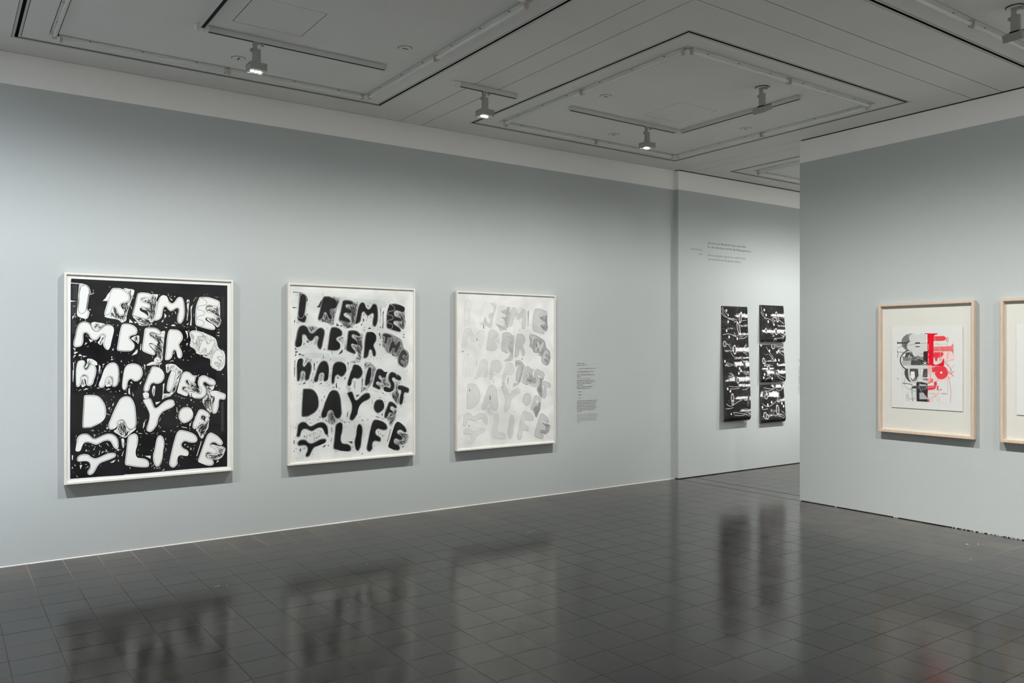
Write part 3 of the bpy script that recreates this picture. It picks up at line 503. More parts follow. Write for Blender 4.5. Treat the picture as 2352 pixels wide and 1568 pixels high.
CHI=[[(332,1551),(313,1527),(302,1502),(278,1475),(313,1475),(324,1515)],[(480,1331),(510,1301),(477,1301)],[(516,1313),(544,1305),(521,1295)],[(750,1413),(762,1411),(756,1401)],[(753,1386),(770,1365),(753,1339)],[(785,1371),(797,1362),(791,1356)],[(829,1409),(844,1397),(841,1379),(836,1400)],[(727,1311),(747,1336),(741,1311)],[(791,1517),(805,1508),(820,1505),(808,1497)],[(803,1533),(813,1535),(808,1528)],[(832,1534),(842,1534),(833,1523)],[(779,1553),(788,1551),(785,1546)],[(966,1444),(984,1467),(972,1419),(975,1341),(972,1284),(960,1287),(969,1350),(966,1413)],[(988,1495),(1008,1531),(1011,1532),(993,1499)],[(765,1296),(782,1291),(773,1287)],[(805,1285),(829,1294),(844,1279),(814,1277)],[(930,1293),(951,1309),(943,1290)],[(678,1292),(685,1301),(687,1289)],[(906,1271),(921,1274),(915,1277)],[(933,1274),(948,1270),(936,1270)],[(832,1313),(861,1298),(841,1304)],[(750,1272),(776,1266),(770,1259)],[(921,1237),(939,1238),(945,1187),(933,1168),(939,1193)],[(930,1130),(946,1133),(933,1107)],[(945,1058),(990,1096),(951,1064)],[(936,989),(955,980),(939,983)],[(900,983),(912,986),(906,993)],[(817,975),(826,975),(822,982)],[(832,999),(836,1015),(838,996)],[(967,1014),(975,1023),(972,1011)],[(981,1039),(999,1036),(996,1039)],[(1066,1017),(1115,1008),(1072,1029)],[(1186,1222),(1209,1234),(1209,1222)],[(1180,1201),(1209,1203),(1209,1194)],[(1202,1253),(1209,1254),(1208,1246)],[(1195,1160),(1205,1147),(1202,1150)],[(1227,857),(1245,858),(1242,852)],[(146,1113),(154,1135),(167,1132)],[(161,1098),(172,1106),(177,1103)],[(188,1137),(175,1166),(209,1149)],[(100,1027),(112,1043),(133,1025)],[(135,1016),(135,1028),(164,1024)],[(70,1061),(101,1058),(73,1040)],[(64,1008),(70,1031),(86,1034)],[(63,1093),(81,1087),(78,1066)],[(64,973),(70,976),(70,918),(67,842),(61,842),(67,918)],[(61,912),(68,912),(65,816),(61,825)],[(70,967),(86,996),(73,976)],[(251,957),(263,939),(253,880),(250,886)],[(238,839),(246,868),(242,838)],[(249,877),(255,909),(259,909)],[(233,806),(246,862),(225,780),(218,777)],[(275,956),(293,965),(282,947)],[(337,991),(348,1006),(354,994),(370,1012),(356,994)],[(340,1015),(347,1023),(351,1015),(345,1009)],[(412,976),(420,992),(420,973)],[(495,1026),(516,1053),(542,1080),(542,1056),(533,1041)],[(467,978),(478,972),(471,972)],[(561,1074),(566,1126),(570,1123),(568,1074)],[(590,953),(603,949),(600,928),(597,855),(600,910)],[(347,1072),(359,1093),(359,1070)],[(99,742),(112,755),(126,756)],[(135,750),(156,766),(176,759),(143,751)],[(86,754),(91,757),(94,753)],[(300,745),(321,759),(336,753),(310,746)],[(329,731),(348,732),(340,728)],[(367,730),(382,732),(381,728)],[(400,732),(405,745),(409,731)],[(438,712),(455,718),(457,709),(444,708)],[(470,728),(481,768),(484,712),(488,703),(473,710)],[(484,806),(496,809),(505,793),(488,800)],[(503,721),(514,686),(505,694)],[(556,798),(575,813),(563,783)],[(233,762),(246,770),(257,761)],[(273,707),(291,692),(283,698)],[(354,687),(370,691),(359,685)],[(351,627),(362,642),(359,624),(351,609)],[(325,602),(333,606),(328,578)],[(340,669),(348,666),(344,663)],[(583,429),(600,486),(601,483),(592,429)],[(583,420),(589,466),(597,465),(586,414)],[(682,635),(691,632),(721,637),(701,619),(685,611)],[(864,677),(873,675),(870,669)],[(884,667),(900,660),(894,655)],[(906,658),(919,658),(913,653)],[(963,647),(979,643),(969,631)],[(987,624),(996,624),(993,617)],[(925,600),(945,605),(942,599)],[(873,597),(882,594),(876,586)],[(851,582),(855,582),(855,539),(851,542)],[(1041,623),(1056,624),(1053,620)],[(1005,557),(1009,554),(1005,551)],[(741,784),(754,792),(744,704),(740,655),(733,655),(740,717)],[(765,920),(773,870),(768,901)],[(838,682),(850,682),(844,678)],[(957,415),(960,433),(970,442),(963,414)],[(955,418),(957,437),(970,442),(960,415)],[(955,405),(963,388),(958,390)],[(892,415),(936,403),(934,399),(892,409)],[(850,419),(864,421),(858,414)],[(688,365),(701,375),(702,372)],[(730,386),(753,386),(762,375)],[(713,405),(723,423),(725,418)],[(803,374),(804,389),(813,390)],[(915,248),(913,261),(933,263),(921,256)],[(934,236),(943,243),(951,232)],[(963,210),(966,232),(973,219),(970,208)],[(985,193),(993,227),(996,227)],[(990,246),(1005,248),(1003,244)],[(1014,153),(1053,280),(1058,276),(1020,151)],[(1183,78),(1189,98),(1208,97)],[(733,51),(754,63),(750,50)],[(629,184),(644,183),(642,157),(629,167)],[(597,185),(629,184),(629,167)],[(667,78),(678,76),(672,70)],[(649,98),(657,92),(651,89)],[(185,418),(206,425),(217,414),(201,420)],[(209,391),(233,380),(214,382)],[(243,385),(257,397),(251,389)],[(287,406),(294,414),(308,411)],[(270,402),(281,403),(275,399)],[(243,422),(254,414),(247,416)],[(304,429),(313,450),(318,426)],[(530,388),(542,403),(541,386)],[(547,380),(577,375),(575,371),(549,375)],[(597,383),(623,366),(611,367)],[(148,303),(154,311),(159,306)],[(175,295),(183,296),(179,292)],[(152,257),(158,273),(167,255)],[(175,267),(181,252),(177,254)],[(209,272),(221,273),(214,260)],[(249,220),(257,258),(259,257),(253,217)],[(267,231),(275,245),(293,245)],[(298,264),(312,251),(305,247)],[(302,313),(310,309),(326,289),(322,288)],[(263,290),(267,290),(270,278)],[(216,229),(221,228),(218,224)],[(335,148),(354,163),(374,171),(359,149)],[(389,162),(398,170),(400,151)],[(419,199),(433,240),(434,233),(424,195)],[(381,252),(397,259),(397,239)],[(55,231),(64,230),(61,194),(56,194)],[(73,158),(83,148),(77,143)],[(55,125),(58,142),(63,124)],[(111,146),(129,149),(118,113)],[(146,149),(163,152),(161,146)],[(86,72),(98,52),(92,54)],[(64,98),(70,91),(68,92)],[(81,370),(85,384),(91,388)],[(81,344),(86,364),(86,355)],[(47,1614),(138,1609),(141,1605),(47,1608)],[(177,1403),(190,1407),(189,1393)],[(45,1472),(94,1466),(47,1461)],[(58,1340),(68,1352),(70,1343),(60,1319)],[(386,1281),(393,1283),(390,1269)]]
STR=[[(148,1598),(164,1591),(179,1572),(179,1539),(169,1463),(158,1398),(143,1374),(125,1366),(108,1373),(99,1396),(99,1425),(104,1478),(108,1519),(112,1560),(122,1587),(135,1596),(148,1598)],[(1050,1526),(1084,1514),(1102,1493),(1099,1470),(1072,1462),(1035,1456),(1020,1440),(1029,1421),(1060,1419),(1081,1406),(1086,1391),(1069,1374),(1035,1369),(1014,1354),(1023,1339),(1060,1333),(1081,1315),(1072,1289),(1047,1279)],[(1109,837),(1121,822),(1127,803)]]
GRD=[(51,1647),(270,1645),(629,1644),(951,1644),(1278,1645),(1278,1189),(1277,996),(1280,764),(1278,571),(1278,332),(1277,39),(981,44),(629,40),(474,41),(449,43),(433,38),(270,41),(43,43),(42,407),(43,622),(46,854),(45,1034),(46,1267),(46,1331),(47,1459),(55,1466),(46,1474),(47,1604),(47,1614)]
FCOL=[(0.66,0.66,0.65),(0.19,0.19,0.19),(0.42,0.42,0.42),(0.83,0.58,0.55),(0.075,0.075,0.078),(0.03,0.03,0.032),(0.8,0.79,0.77),(0.6,0.6,0.6),(0.72,0.004,0.02),(0.75,0.05,0.07),(0.78,0.17,0.17),(0.82,0.42,0.4)]
FSH=[('L',0,0.9,0,[(185,978),(737,978),(739,326),(185,319),(185,978)]),('P',1,0,0,[(421,891),(417,864),(403,840),(382,821),(355,808),(325,804),(294,808),(267,820),(245,840),(231,865),(226,892),(231,919),(245,944),(267,963),(294,975),(325,979),(355,974),(382,962),(403,942),(417,918)]),('P',1,0,0,[(238,754),(447,758),(447,715),(245,712)]),('P',2,0,0,[(231,710),(338,714),(338,667),(242,666)]),('L',3,22.8,1,[(619,790),(678,775),(722,741),(734,731)]),('P',3,0,0,[(544,789),(649,800),(737,776),(737,716),(668,740),(569,719)]),('L',3,25.6,1,[(549,548),(619,532),(683,547),(727,593)]),('L',4,11.4,1,[(306,819),(258,798),(223,756),(213,715),(226,673),(253,642),(285,622)]),('P',4,0,0,[(183,905),(196,895),(301,896),(301,880),(196,881),(184,874)]),('L',4,8.5,1,[(311,907),(277,897),(263,866),(274,835)]),('P',4,0,0,[(274,793),(333,799),(354,758),(343,732),(264,754)]),('P',5,0,0,[(447,804),(487,809),(488,667),(416,676),(395,732),(447,718)]),('P',4,0,0,[(327,716),(416,717),(437,687),(416,666),(322,667)]),('P',4,0,1,[(264,632),(256,591),(269,549),(301,509),(338,500),(395,553),(395,625),(322,664)]),('P',6,0,0,[(322,608),(359,609),(364,552),(348,521),(319,551)]),('P',4,0,0,[(354,634),(395,635),(401,553),(369,573)]),('P',4,0,0,[(447,636),(486,637),(486,556),(437,554)]),('P',1,0,0,[(348,544),(395,545),(395,502),(348,516)]),('P',1,0,0,[(437,544),(488,546),(488,525),(442,529)]),('P',5,0,0,[(377,501),(416,513),(486,495),(491,320),(380,321)]),('P',4,0,0,[(322,443),(348,469),(486,475),(486,444)]),('P',7,0,0,[(411,487),(475,484),(481,474),(411,472)]),('P',2,0,0,[(408,405),(447,407),(463,382),(488,358),(514,347),(408,341)]),('P',7,0,0,[(301,338),(348,356),(362,398),(377,401),(377,340)]),('L',5,2.8,1,[(183,837),(258,863),(364,873),(487,888)]),('L',5,3.7,1,[(183,798),(226,798),(274,785),(333,775)]),('L',5,3.4,1,[(183,819),(193,788),(191,761),(183,743)]),('L',5,4.3,1,[(322,675),(333,711),(359,737),(395,766),(447,785),(487,784)]),('P',7,0,0,[(402,931),(399,916),(393,903),(382,893),(369,886),(354,884),(339,886),(325,893),(314,904),(308,917),(305,932),(308,946),(314,960),(325,970),(339,976),(354,979),(369,976),(382,969),(393,959),(399,945)]),('P',7,0,0,[(478,934),(476,919),(469,906),(459,896),(445,889),(431,887),(416,890),(403,896),(392,907),(385,920),(383,935),(385,949),(392,962),(403,972),(416,979),(431,981),(445,979),(459,972),(469,961),(476,948)]),('P',7,0,0,[(496,852),(494,838),(487,826),(477,816),(464,809),(450,807),(435,809),(423,815),(412,826),(406,838),(403,853),(406,867),(412,880),(423,890),(435,896),(450,898),(464,896),(477,889),(487,879),(494,867)]),('P',7,0,0,[(436,809),(434,795),(427,782),(417,772),(404,765),(389,763),(375,765),(362,772),(351,782),(344,795),(342,809),(344,823),(351,836),(362,846),(375,853),(389,855),(404,853),(417,846),(427,836),(434,823)]),('P',7,0,0,[(381,854),(379,840),(372,826),(361,816),(348,809),(333,807),(318,809),(304,816),(293,826),(286,840),(284,854),(286,869),(293,882),(304,893),(318,899),(333,902),(348,899),(361,892),(372,882),(379,869)]),('P',7,0,0,[(452,875),(449,857),(441,840),(427,826),(410,817),(390,814),(371,817),(353,826),(339,840),(330,857),(327,876),(330,895),(339,912),(353,926),(371,934),(390,937),(410,934),(427,925),(441,911),(449,894)]),('P',1,0,0,[(420,868),(419,860),(415,853),(408,847),(400,844),(390,842),(381,844),(372,847),(366,853),(361,860),(360,868),(361,876),(366,883),(372,889),(381,892),(390,894),(400,892),(408,889),(415,883),(419,876)]),('P',6,0,0,[(362,876),(419,876),(419,860),(362,860)]),('P',5,0,0,[(364,891),(411,893),(419,876),(414,882),(364,883)]),('L',5,2.3,1,[(285,866),(364,873),(487,888)]),('L',7,2.3,1,[(301,809),(348,768),(395,743),(447,718)]),('L',7,2.8,1,[(330,757),(311,706),(327,665)]),('P',8,0,0,[(486,972),(463,973),(463,979),(584,977),(584,971),(554,961),(545,941),(544,668),(488,670)]),('P',5,0,0,[(460,978),(486,978),(486,972),(460,973)]),('L',6,2.3,1,[(497,789),(497,759)]),('L',6,2.3,1,[(497,744),(497,688)]),('L',6,2.3,1,[(497,875),(497,820)]),('P',9,0,0,[(544,949),(639,952),(656,944),(663,928),(656,914),(641,907),(544,905)]),('L',9,4.6,1,[(684,918),(683,910),(681,904),(677,900),(672,900),(668,904),(666,910),(665,918),(666,927),(668,933),(672,937),(677,937),(681,933),(683,926),(684,918)]),('P',10,0,0,[(547,850),(693,854),(715,862),(728,879),(730,902),(732,761),(725,795),(708,809),(544,806)]),('P',9,0,0,[(547,797),(629,800),(641,780),(624,755),(584,744),(579,714),(564,712),(554,744),(544,752)]),('P',8,0,0,[(504,971),(544,971),(544,668),(504,668)]),('P',8,0,0,[(488,685),(579,680),(622,700),(638,740),(645,735),(644,669),(529,666)]),('P',9,0,0,[(529,653),(569,664),(649,665),(673,641),(619,610),(531,608)]),('P',9,0,0,[(679,606),(676,587),(668,569),(655,554),(638,545),(619,541),(600,543),(583,552),(570,566),(561,583),(558,603),(561,623),(570,641),(583,656),(600,665),(619,669),(638,666),(655,657),(668,643),(676,626)]),('P',6,0,0,[(628,606),(627,603),(625,599),(623,597),(620,595),(617,595),(613,595),(610,597),(608,599),(606,602),(606,605),(606,609),(608,612),(610,614),(613,616),(617,617),(620,616),(623,615),(625,612),(627,609)]),('P',10,0,0,[(488,543),(542,545),(542,515),(488,493)]),('P',9,0,0,[(488,475),(572,478),(559,447),(519,437),(488,439)]),('P',9,0,0,[(578,498),(577,492),(575,486),(572,481),(568,478),(563,477),(559,477),(554,480),(551,485),(549,491),(548,497),(549,504),(551,510),(554,515),(559,518),(563,519),(568,518),(572,515),(575,511),(577,505)]),('L',6,2.0,1,[(488,460),(549,467)]),('P',8,0,0,[(486,439),(492,445),(492,409),(486,409)]),('P',9,0,0,[(486,340),(514,345),(506,336),(506,321),(489,320)]),('P',9,0,0,[(578,478),(593,479),(589,441),(612,444),(619,457),(622,440),(578,437)]),('L',8,1.7,1,[(564,885),(609,860),(636,825),(636,795),(614,740),(602,690),(607,640),(599,564),(569,508),(529,471),(491,428)]),('L',8,2.3,1,[(487,787),(539,784),(589,755),(634,700),(639,660),(609,600),(579,584),(544,588),(531,613),(559,639),(609,640),(659,611),(683,577),(698,513),(710,444),(705,332)]),('L',8,3.7,1,[(649,700),(683,676),(708,647),(713,617),(678,609)]),('L',8,3.7,1,[(678,596),(708,597),(736,623)]),('L',8,3.4,1,[(708,597),(736,572)]),('L',9,1.4,1,[(698,805),(673,750),(649,700)]),('L',9,1.4,1,[(737,731),(649,708)]),('L',10,1.4,1,[(737,682),(708,637),(678,616)]),('L',3,2.3,1,[(544,870),(609,880),(668,875),(734,835)]),('L',3,2.3,1,[(549,935),(594,870),(614,790),(609,730),(544,643)]),('L',10,1.4,1,[(463,385),(504,361),(544,366),(589,403),(599,444),(569,468),(549,437),(554,377),(579,342),(607,344),(599,366),(549,397),(514,435),(529,466)]),('L',10,0.9,1,[(534,396),(534,323)]),('L',8,1.1,0,[(492,404),(677,405),(677,894)]),('L',1,1.1,0,[(375,406),(239,403),(239,710)]),('P',7,0,0,[(285,669),(487,672),(487,640),(280,635)]),('P',11,0,0,[(487,672),(529,673),(526,640),(487,640)]),('L',7,16.5,1,[(304,651),(304,581),(314,530),(348,498),(385,517),(408,559),(416,653)]),('L',7,16.0,1,[(416,584),(427,541),(458,509),(487,509)]),('L',11,16.0,1,[(487,510),(506,526),(515,562),(511,655)]),('P',11,0,0,[(487,640),(501,637),(501,612),(487,571)]),('L',5,4.6,1,[(239,492),(280,490),(338,483)]),('L',4,2.3,1,[(263,549),(258,497),(269,456),(311,432),(377,417)]),('L',4,4.0,1,[(336,479),(333,428),(336,376),(344,319)]),('L',2,3.4,1,[(300,373),(299,367),(296,362),(290,359),(285,359),(280,361),(276,366),(275,372),(276,378),(280,383),(285,385),(290,386),(296,383),(299,379),(300,373)]),('L',2,3.4,1,[(302,343),(301,336),(297,331),(291,328),(284,328),(279,330),(275,335),(273,341),(275,348),(279,353),(284,356),(291,356),(297,354),(301,349),(302,343)]),('L',2,2.8,1,[(304,341),(364,344)]),('L',2,1.1,1,[(258,578),(210,579),(194,594),(199,620),(231,639)]),('L',7,2.3,1,[(419,508),(403,477),(411,441),(437,401),(463,385)]),('L',7,2.0,1,[(468,489),(479,464),(473,439),(416,434)]),('L',6,1.1,1,[(432,575),(463,530)]),('L',6,1.1,1,[(478,596),(437,539)]),('P',4,0,0,[(196,534),(196,533),(195,532),(194,531),(193,530),(191,530),(190,530),(189,531),(188,531),(187,533),(187,534),(187,535),(188,536),(189,537),(190,538),(191,538),(193,538),(194,537),(195,537),(196,535)]),('L',6,3.4,1,[(298,765),(298,742),(311,742),(319,752),(311,757),(301,756)]),('L',6,3.4,1,[(319,773),(304,770),(311,757),(327,742),(338,752)]),('L',6,3.1,1,[(417,789),(417,758),(424,745),(437,746),(445,758),(445,794)]),('L',6,4.3,1,[(462,714),(462,665)]),('L',6,4.3,1,[(483,702),(440,677)]),('L',6,4.3,1,[(483,678),(440,702)]),('L',6,1.7,1,[(258,655),(285,674),(301,685)]),('L',6,2.8,1,[(322,971),(304,969),(300,954),(311,943)])]

def smooth_closed(p, n=2):
    for _ in range(n):
        q = []
        for i in range(len(p)):
            a, b = p[i], p[(i+1) % len(p)]
            q += [(a[0]*.78+b[0]*.22, a[1]*.78+b[1]*.22), (a[0]*.22+b[0]*.78, a[1]*.22+b[1]*.78)]
        p = q
    return p
def smooth_open(p, n=2):
    for _ in range(n):
        q = [p[0]]
        for i in range(len(p)-1):
            a, b = p[i], p[i+1]; q += [(a[0]*.75+b[0]*.25, a[1]*.75+b[1]*.25), (a[0]*.25+b[0]*.75, a[1]*.25+b[1]*.75)]
        p = q+[p[-1]]
    return p
def inside(p, x, y):
    c = False; j = len(p)-1
    for i in range(len(p)):
        if (p[i][1] > y) != (p[j][1] > y) and x < (p[j][0]-p[i][0])*(y-p[i][1])/(p[j][1]-p[i][1])+p[i][0]: c = not c
        j = i
    return c
def area(p): return sum(p[i-1][0]*p[i][1]-p[i][0]*p[i-1][1] for i in range(len(p)))/2
def inset(p, d):
    s = 1 if area(p) > 0 else -1; out = []
    for i in range(len(p)):
        a, b = p[i-1], p[(i+1) % len(p)]; dx, dy = b[0]-a[0], b[1]-a[1]; l = math.hypot(dx, dy) or 1
        out.append((p[i][0]-s*dy/l*d, p[i][1]+s*dx/l*d))
    return out
mmm = lambda p: [(a/1000, b/1000) for a, b in p]
def frame_base(name, label, cat, W, Hh, rail, y_back, y_front, fm, loc, rot, group, glaze=.006):
    t = thing(name, label, cat, loc, rot, group)
    for i in range(4):                                           # mitred rails
        b = MB()
        o = [(0, 0), (W, 0), (W, Hh), (0, Hh)]; n = [(rail, rail), (W-rail, rail), (W-rail, Hh-rail), (rail, Hh-rail)]; j = (i+1) % 4
        q = [o[i], o[j], n[j], n[i]]
        for y in (-y_back, -y_front): b.v += [(p[0], y, p[1]) for p in q]
        b.f = [(0,1,2,3), (7,6,5,4), (0,4,5,1), (1,5,6,2), (2,6,7,3), (3,7,4,0)]; b.mi = [0]*6
        b.build('rail', fm, t)
    b = MB(); b.box(rail*.5, -y_back-.004, rail*.5, W-rail*.5, -y_back, Hh-rail*.5); b.build('backing_board', MOUNT, t)
    b = MB(); b.box(rail-.001, -(y_front-glaze)-.0, rail-.001, W-rail+.001, -(y_front-glaze)+.002, Hh-rail+.001); b.build('glazing', GLASS, t)
    return t

def mix(a, b, k): return tuple(a[i]*(1-k)+b[i]*k for i in range(3))
for x_, l_ in ((2.02, 'dark framed picture added behind the viewer for glass reflections, nearer the middle of the wall'), (2.98, 'dark framed picture added behind the viewer for glass reflections, nearer the partition')):  # unseen pictures added to give the print glass dark shapes to reflect
    t = frame_base('framed_print', l_, 'picture', .70*H if x_ < 2.5 else .56*H, .78*H, .02, .004, .03, FRAME_D, (m(x_), m(YMIN), m(.46)), PI, 'dark pictures added behind the viewer for glass reflections', .006)
    b = MB(); b.box(.018, -.020, .018, (.70 if x_ < 2.5 else .56)*H-.018, -.016, .78*H-.018); b.build('paper', VOID, t)
def letter_print(mode, label, x0, seed):
    W, Hh, rail, yb, yf = .783*H, 1.001*H, .0165, .010, .050
    t = frame_base('framed_print', label, 'picture', W, Hh, rail, yb, yf, FRAME_W, (m(x0), m(YW), m(.355)), 0, 'three framed lettering prints on the long wall', .0035)
    yp = -(yf-.012)
    b = MB(); b.box(rail-.002, yp, rail-.002, W-rail+.002, yp+.003, Hh-rail+.002); b.build('paper', PAPER, t)
    r = random.Random(seed)
    wht = (.80, .80, .79); dark = (.0135, .0125, .0145)
    e = .0001; y1 = yp-e
    lets = [(k, smooth_closed(mmm(p))) for k, p in LET]
    zones = [(mmm(p), a, d) for p, a, d in ZON]; chips = [mmm(p) for p in CHI]; strk = [smooth_open(mmm(p)) for p in STR]; ground = mmm(GRD)
    if mode == 0: gr, ze, st, lt, ol, ch = dark, wht, dark, wht, (.05,.05,.052), wht
    if mode == 1: gr, ze, st, lt, ol, ch = (.66,.68,.675), (.50,.51,.52), (.04,.04,.042), (.0135,.0125,.0145), (.55,.56,.56), (.06,.06,.062)
    if mode == 2: gr, ze, st, lt, ol, ch = (.78,.78,.77), (.62,.62,.62), (.42,.42,.42), (.7,.7,.7), (.55,.55,.55), (.2,.2,.2)
    b = MB()
    if mode: ground = [(.024,.030),(W-.024,.028),(W-.022,Hh-.030),(.025,Hh-.028)]
    if mode == 0: b.poly(ground, y1, gr)
    else:                                                       # washy ground: a soft grid of tones
        nx, ny = 44, 56; bb = len(b.v); x_0, z_0, x_1, z_1 = .022, .026, W-.022, Hh-.026
        def tone(x, z):
            nn = noise.noise(Vector((x*3.1+seed, z*2.3, mode))) + .5*noise.noise(Vector((x*8, z*5, seed)))
            ed = min(x-x_0, x_1-x, z-z_0, z_1-z)/.10; ed = max(0, min(1, ed))
            base = mix(wht, gr, ed*(.75 if mode == 1 else .6)); kk = max(-1, min(1, nn))
            return tuple(c*(1-(.07 if mode == 1 else .015)*max(0, kk)*ed) for c in base)
        for j in range(ny+1):
            for i in range(nx+1): b.v.append((x_0+(x_1-x_0)*i/nx, y1, z_0+(z_1-z_0)*j/ny))
        for j in range(ny):
            for i in range(nx):
                q = bb+j*(nx+1)+i; b.f.append((q, q+1, q+nx+2, q+nx+1)); b.mi.append(0); b.tone.append(tone(x_0+(x_1-x_0)*(i+.5)/nx, z_0+(z_1-z_0)*(j+.5)/ny))
        if mode == 1:                                           # broad brushed patches of thinner and thicker wash
            for px, pz, pw, ph, kk in [(.18,1.50,.30,.12,.6),(.55,1.52,.12,.13,1.0),(.75,1.52,.50,.10,.6),(.26,1.02,.30,.05,.8),(.45,.98,.25,.05,.6),(.62,.45,.14,.12,.7),(1.0,.98,.22,.10,.85),(.52,.35,.15,.16,.6),(.93,.6,.20,.14,.6),(.25,.27,.16,.04,1.0)]:
                pl = [(px-pw/2+r.uniform(-.01,.01), pz-ph/2), (px+pw/2, pz-ph/2+r.uniform(-.01,.01)), (px+pw/2+r.uniform(-.01,.01), pz+ph/2), (px-pw/2, pz+ph/2)]
                b.poly(smooth_closed(pl, 1), y1-e*.2-b.k(8e-6), mix(gr, wht, .35*kk) if r.random() < .6 else mix(gr, (.5,.52,.52), .35))
    b.build('printed_ground', INK_M if mode else INK_D, t)
    y2 = y1-2*e; y3 = y2-1.5*e; y4 = y3-4*e; y5 = y4-e; y6 = y5-2*e
    gl = {'I':.02,'R':.05,'E':.22,'M':.45,'E2':.62,'M2':.18,'B':.42,'E3':.62,'R2':.62,'T':.6,'H':.6,'E4':.75,'H2':.04,'A':.22,'P':.35,'P2':.3,'I2':.6,'E5':.65,'S':.62,'T2':.62,'D':.35,'A2':.42,'Y':.3,'O':.5,'F':.6,'M3':.3,'Y2':.2,'L':.28,'I3':.4,'F2':.4,'E6':.6}
    b = MB(); sb = MB()
    for zi, (zp, ang, den) in enumerate(zones):
        cxm = sum(p[0] for p in zp)/len(zp)
        k2 = min(1, max(.05, (cxm-.15)/.9))
        soft = abs(den-.35) < .01
        zc_ = ze
        if mode == 1 and soft: zc_ = (.30,.30,.31)
        if mode == 2: zc_ = mix(gr, (.42,.42,.43), k2)
        b.poly(smooth_closed(zp, 1), y2+e-zi*6e-6, zc_)
        xs = [p[0] for p in zp]; ys = [p[1] for p in zp]; A = abs(area(zp)); n = int(A*1e4*(.95 if mode < 2 else .6)*max(den, .5))
        for _ in range(n*3):
            if n <= 0: break
            x, z = r.uniform(min(xs), max(xs)), r.uniform(min(ys), max(ys))
            if not inside(zp, x, z): continue
            a = math.radians(-ang)+r.gauss(0, .24); l = r.uniform(.02, .075)
            bend = r.uniform(-.5, .5); pts = [(x+math.cos(a+bend*q)*l*q, z+math.sin(a+bend*q)*l*q) for q in (0, .35, .7, 1)]
            if not inside(zp, *pts[-1]): continue
            n -= 1
            wd = (r.uniform(.0013, .0034) if r.random() < .85 else r.uniform(.004, .008))*(1 if den > .5 else .7)
            c_ = st if not (soft and mode == 0) else (.30,.30,.30)
            if mode == 2: c_ = mix(zc_, (.16,.16,.17), .7*k2)
            sb.line(pts, wd, y3-sb.k(5e-6), c_, True)
    b.build('scribble_ground', INK, t); sb.build('scribble', INK, t)
    b = MB(); ob = MB()
    for k, p in lets:
        cc = lt; oc = ol
        if mode == 2: cc = mix(gr, (.42,.425,.43), gl[k]*.95); oc = mix(gr, (.20,.20,.21), min(1, .2+gl[k]))
        if mode == 1 and k in ('T','H','E4'): cc = (.045,.045,.047)
        b.poly(p, y4, cc)
        soft = k in ('T','H','E4')
        q = inset(p, .0015 if soft else (.0070, .0052, .002)[mode]); q = [a for i, a in enumerate(q) if i % 2 == 0]; q.append(q[0])
        n = len(q); gap = r.randrange(n)
        q2 = q[gap:]+q[1:gap+1]; q2 = q2[:int(n*(1.0 if soft else r.uniform(.72, .95)))]
        ob.line(q2, (.0026, .0021, .0032)[mode], y5-ob.k(5e-6), (.12,.12,.12) if (soft and mode == 0) else oc, True)
        if mode < 2 and not soft and r.random() < .75:
            q = [a for i, a in enumerate(inset(p, .003)) if i % 2 == 0]; s0 = r.randrange(len(q)); ob.line((q+q)[s0:s0+int(len(q)*.4)], .002, y5-ob.k(5e-6), oc if mode == 0 else (.5,.5,.5), True)
    for s_ in strk: ob.line(s_, .0030, y5-ob.k(5e-6), ol, True)
    b.build('lettering', (INK, INK_D, INK_M)[mode], t)
    if mode == 2:
        ob.build('outline', INK, t)
    else: ob.build('outline', INK, t)
    b = MB()
    for i, p in enumerate(chips):
        if mode == 2 and r.random() < .8: continue
        if i == 0 and mode == 2: continue
        tn = ch if mode < 2 else mix(gr, ch, r.uniform(.2, .8))
        b.poly(p, y6-b.k(5e-6), tn)
    bbm = [0, 0, W, Hh]
    for _ in range(300 if mode < 2 else 20):                    # smaller nicks around the letters
        k, p = lets[r.randrange(len(lets))]; q = inset(p, -r.uniform(.010, .024)); x, z = q[r.randrange(len(q))]
        if not (.06 < x < W-.08 and .07 < z < Hh-.09) or any(inside(pp, x, z) for _, pp in lets): continue
        a = r.choice((r.uniform(0, 2*PI), r.gauss(1.45, .25))); l = r.uniform(.004, .011) if r.random() < .8 else r.uniform(.012, .026); w_ = r.uniform(.001, .0028)
        b.poly([(x-math.cos(a)*l, z-math.sin(a)*l), (x+math.sin(a)*w_, z-math.cos(a)*w_), (x+math.cos(a)*l, z+math.sin(a)*l), (x-math.sin(a)*w_, z+math.cos(a)*w_)], y6-3*e-b.k(5e-6), ch if mode < 2 else (.3,.3,.3))
    if mode == 2:
        for x, z, l in [(.262,.93+.25,.03),(.345,1.32,.05),(.168,.64,.03),(.43,.55,.05),(.59,.66,.02),(1.06,1.12,.05),(1.25,.98,.02),(.86,.97,.02)]:
            b.poly([(x-.004, z-l/2), (x+.004, z-l*.4), (x+.003, z+l/2), (x-.003, z+l*.3)], y6-6*e, (.05,.05,.05))
    b.build('flecks', INK, t)
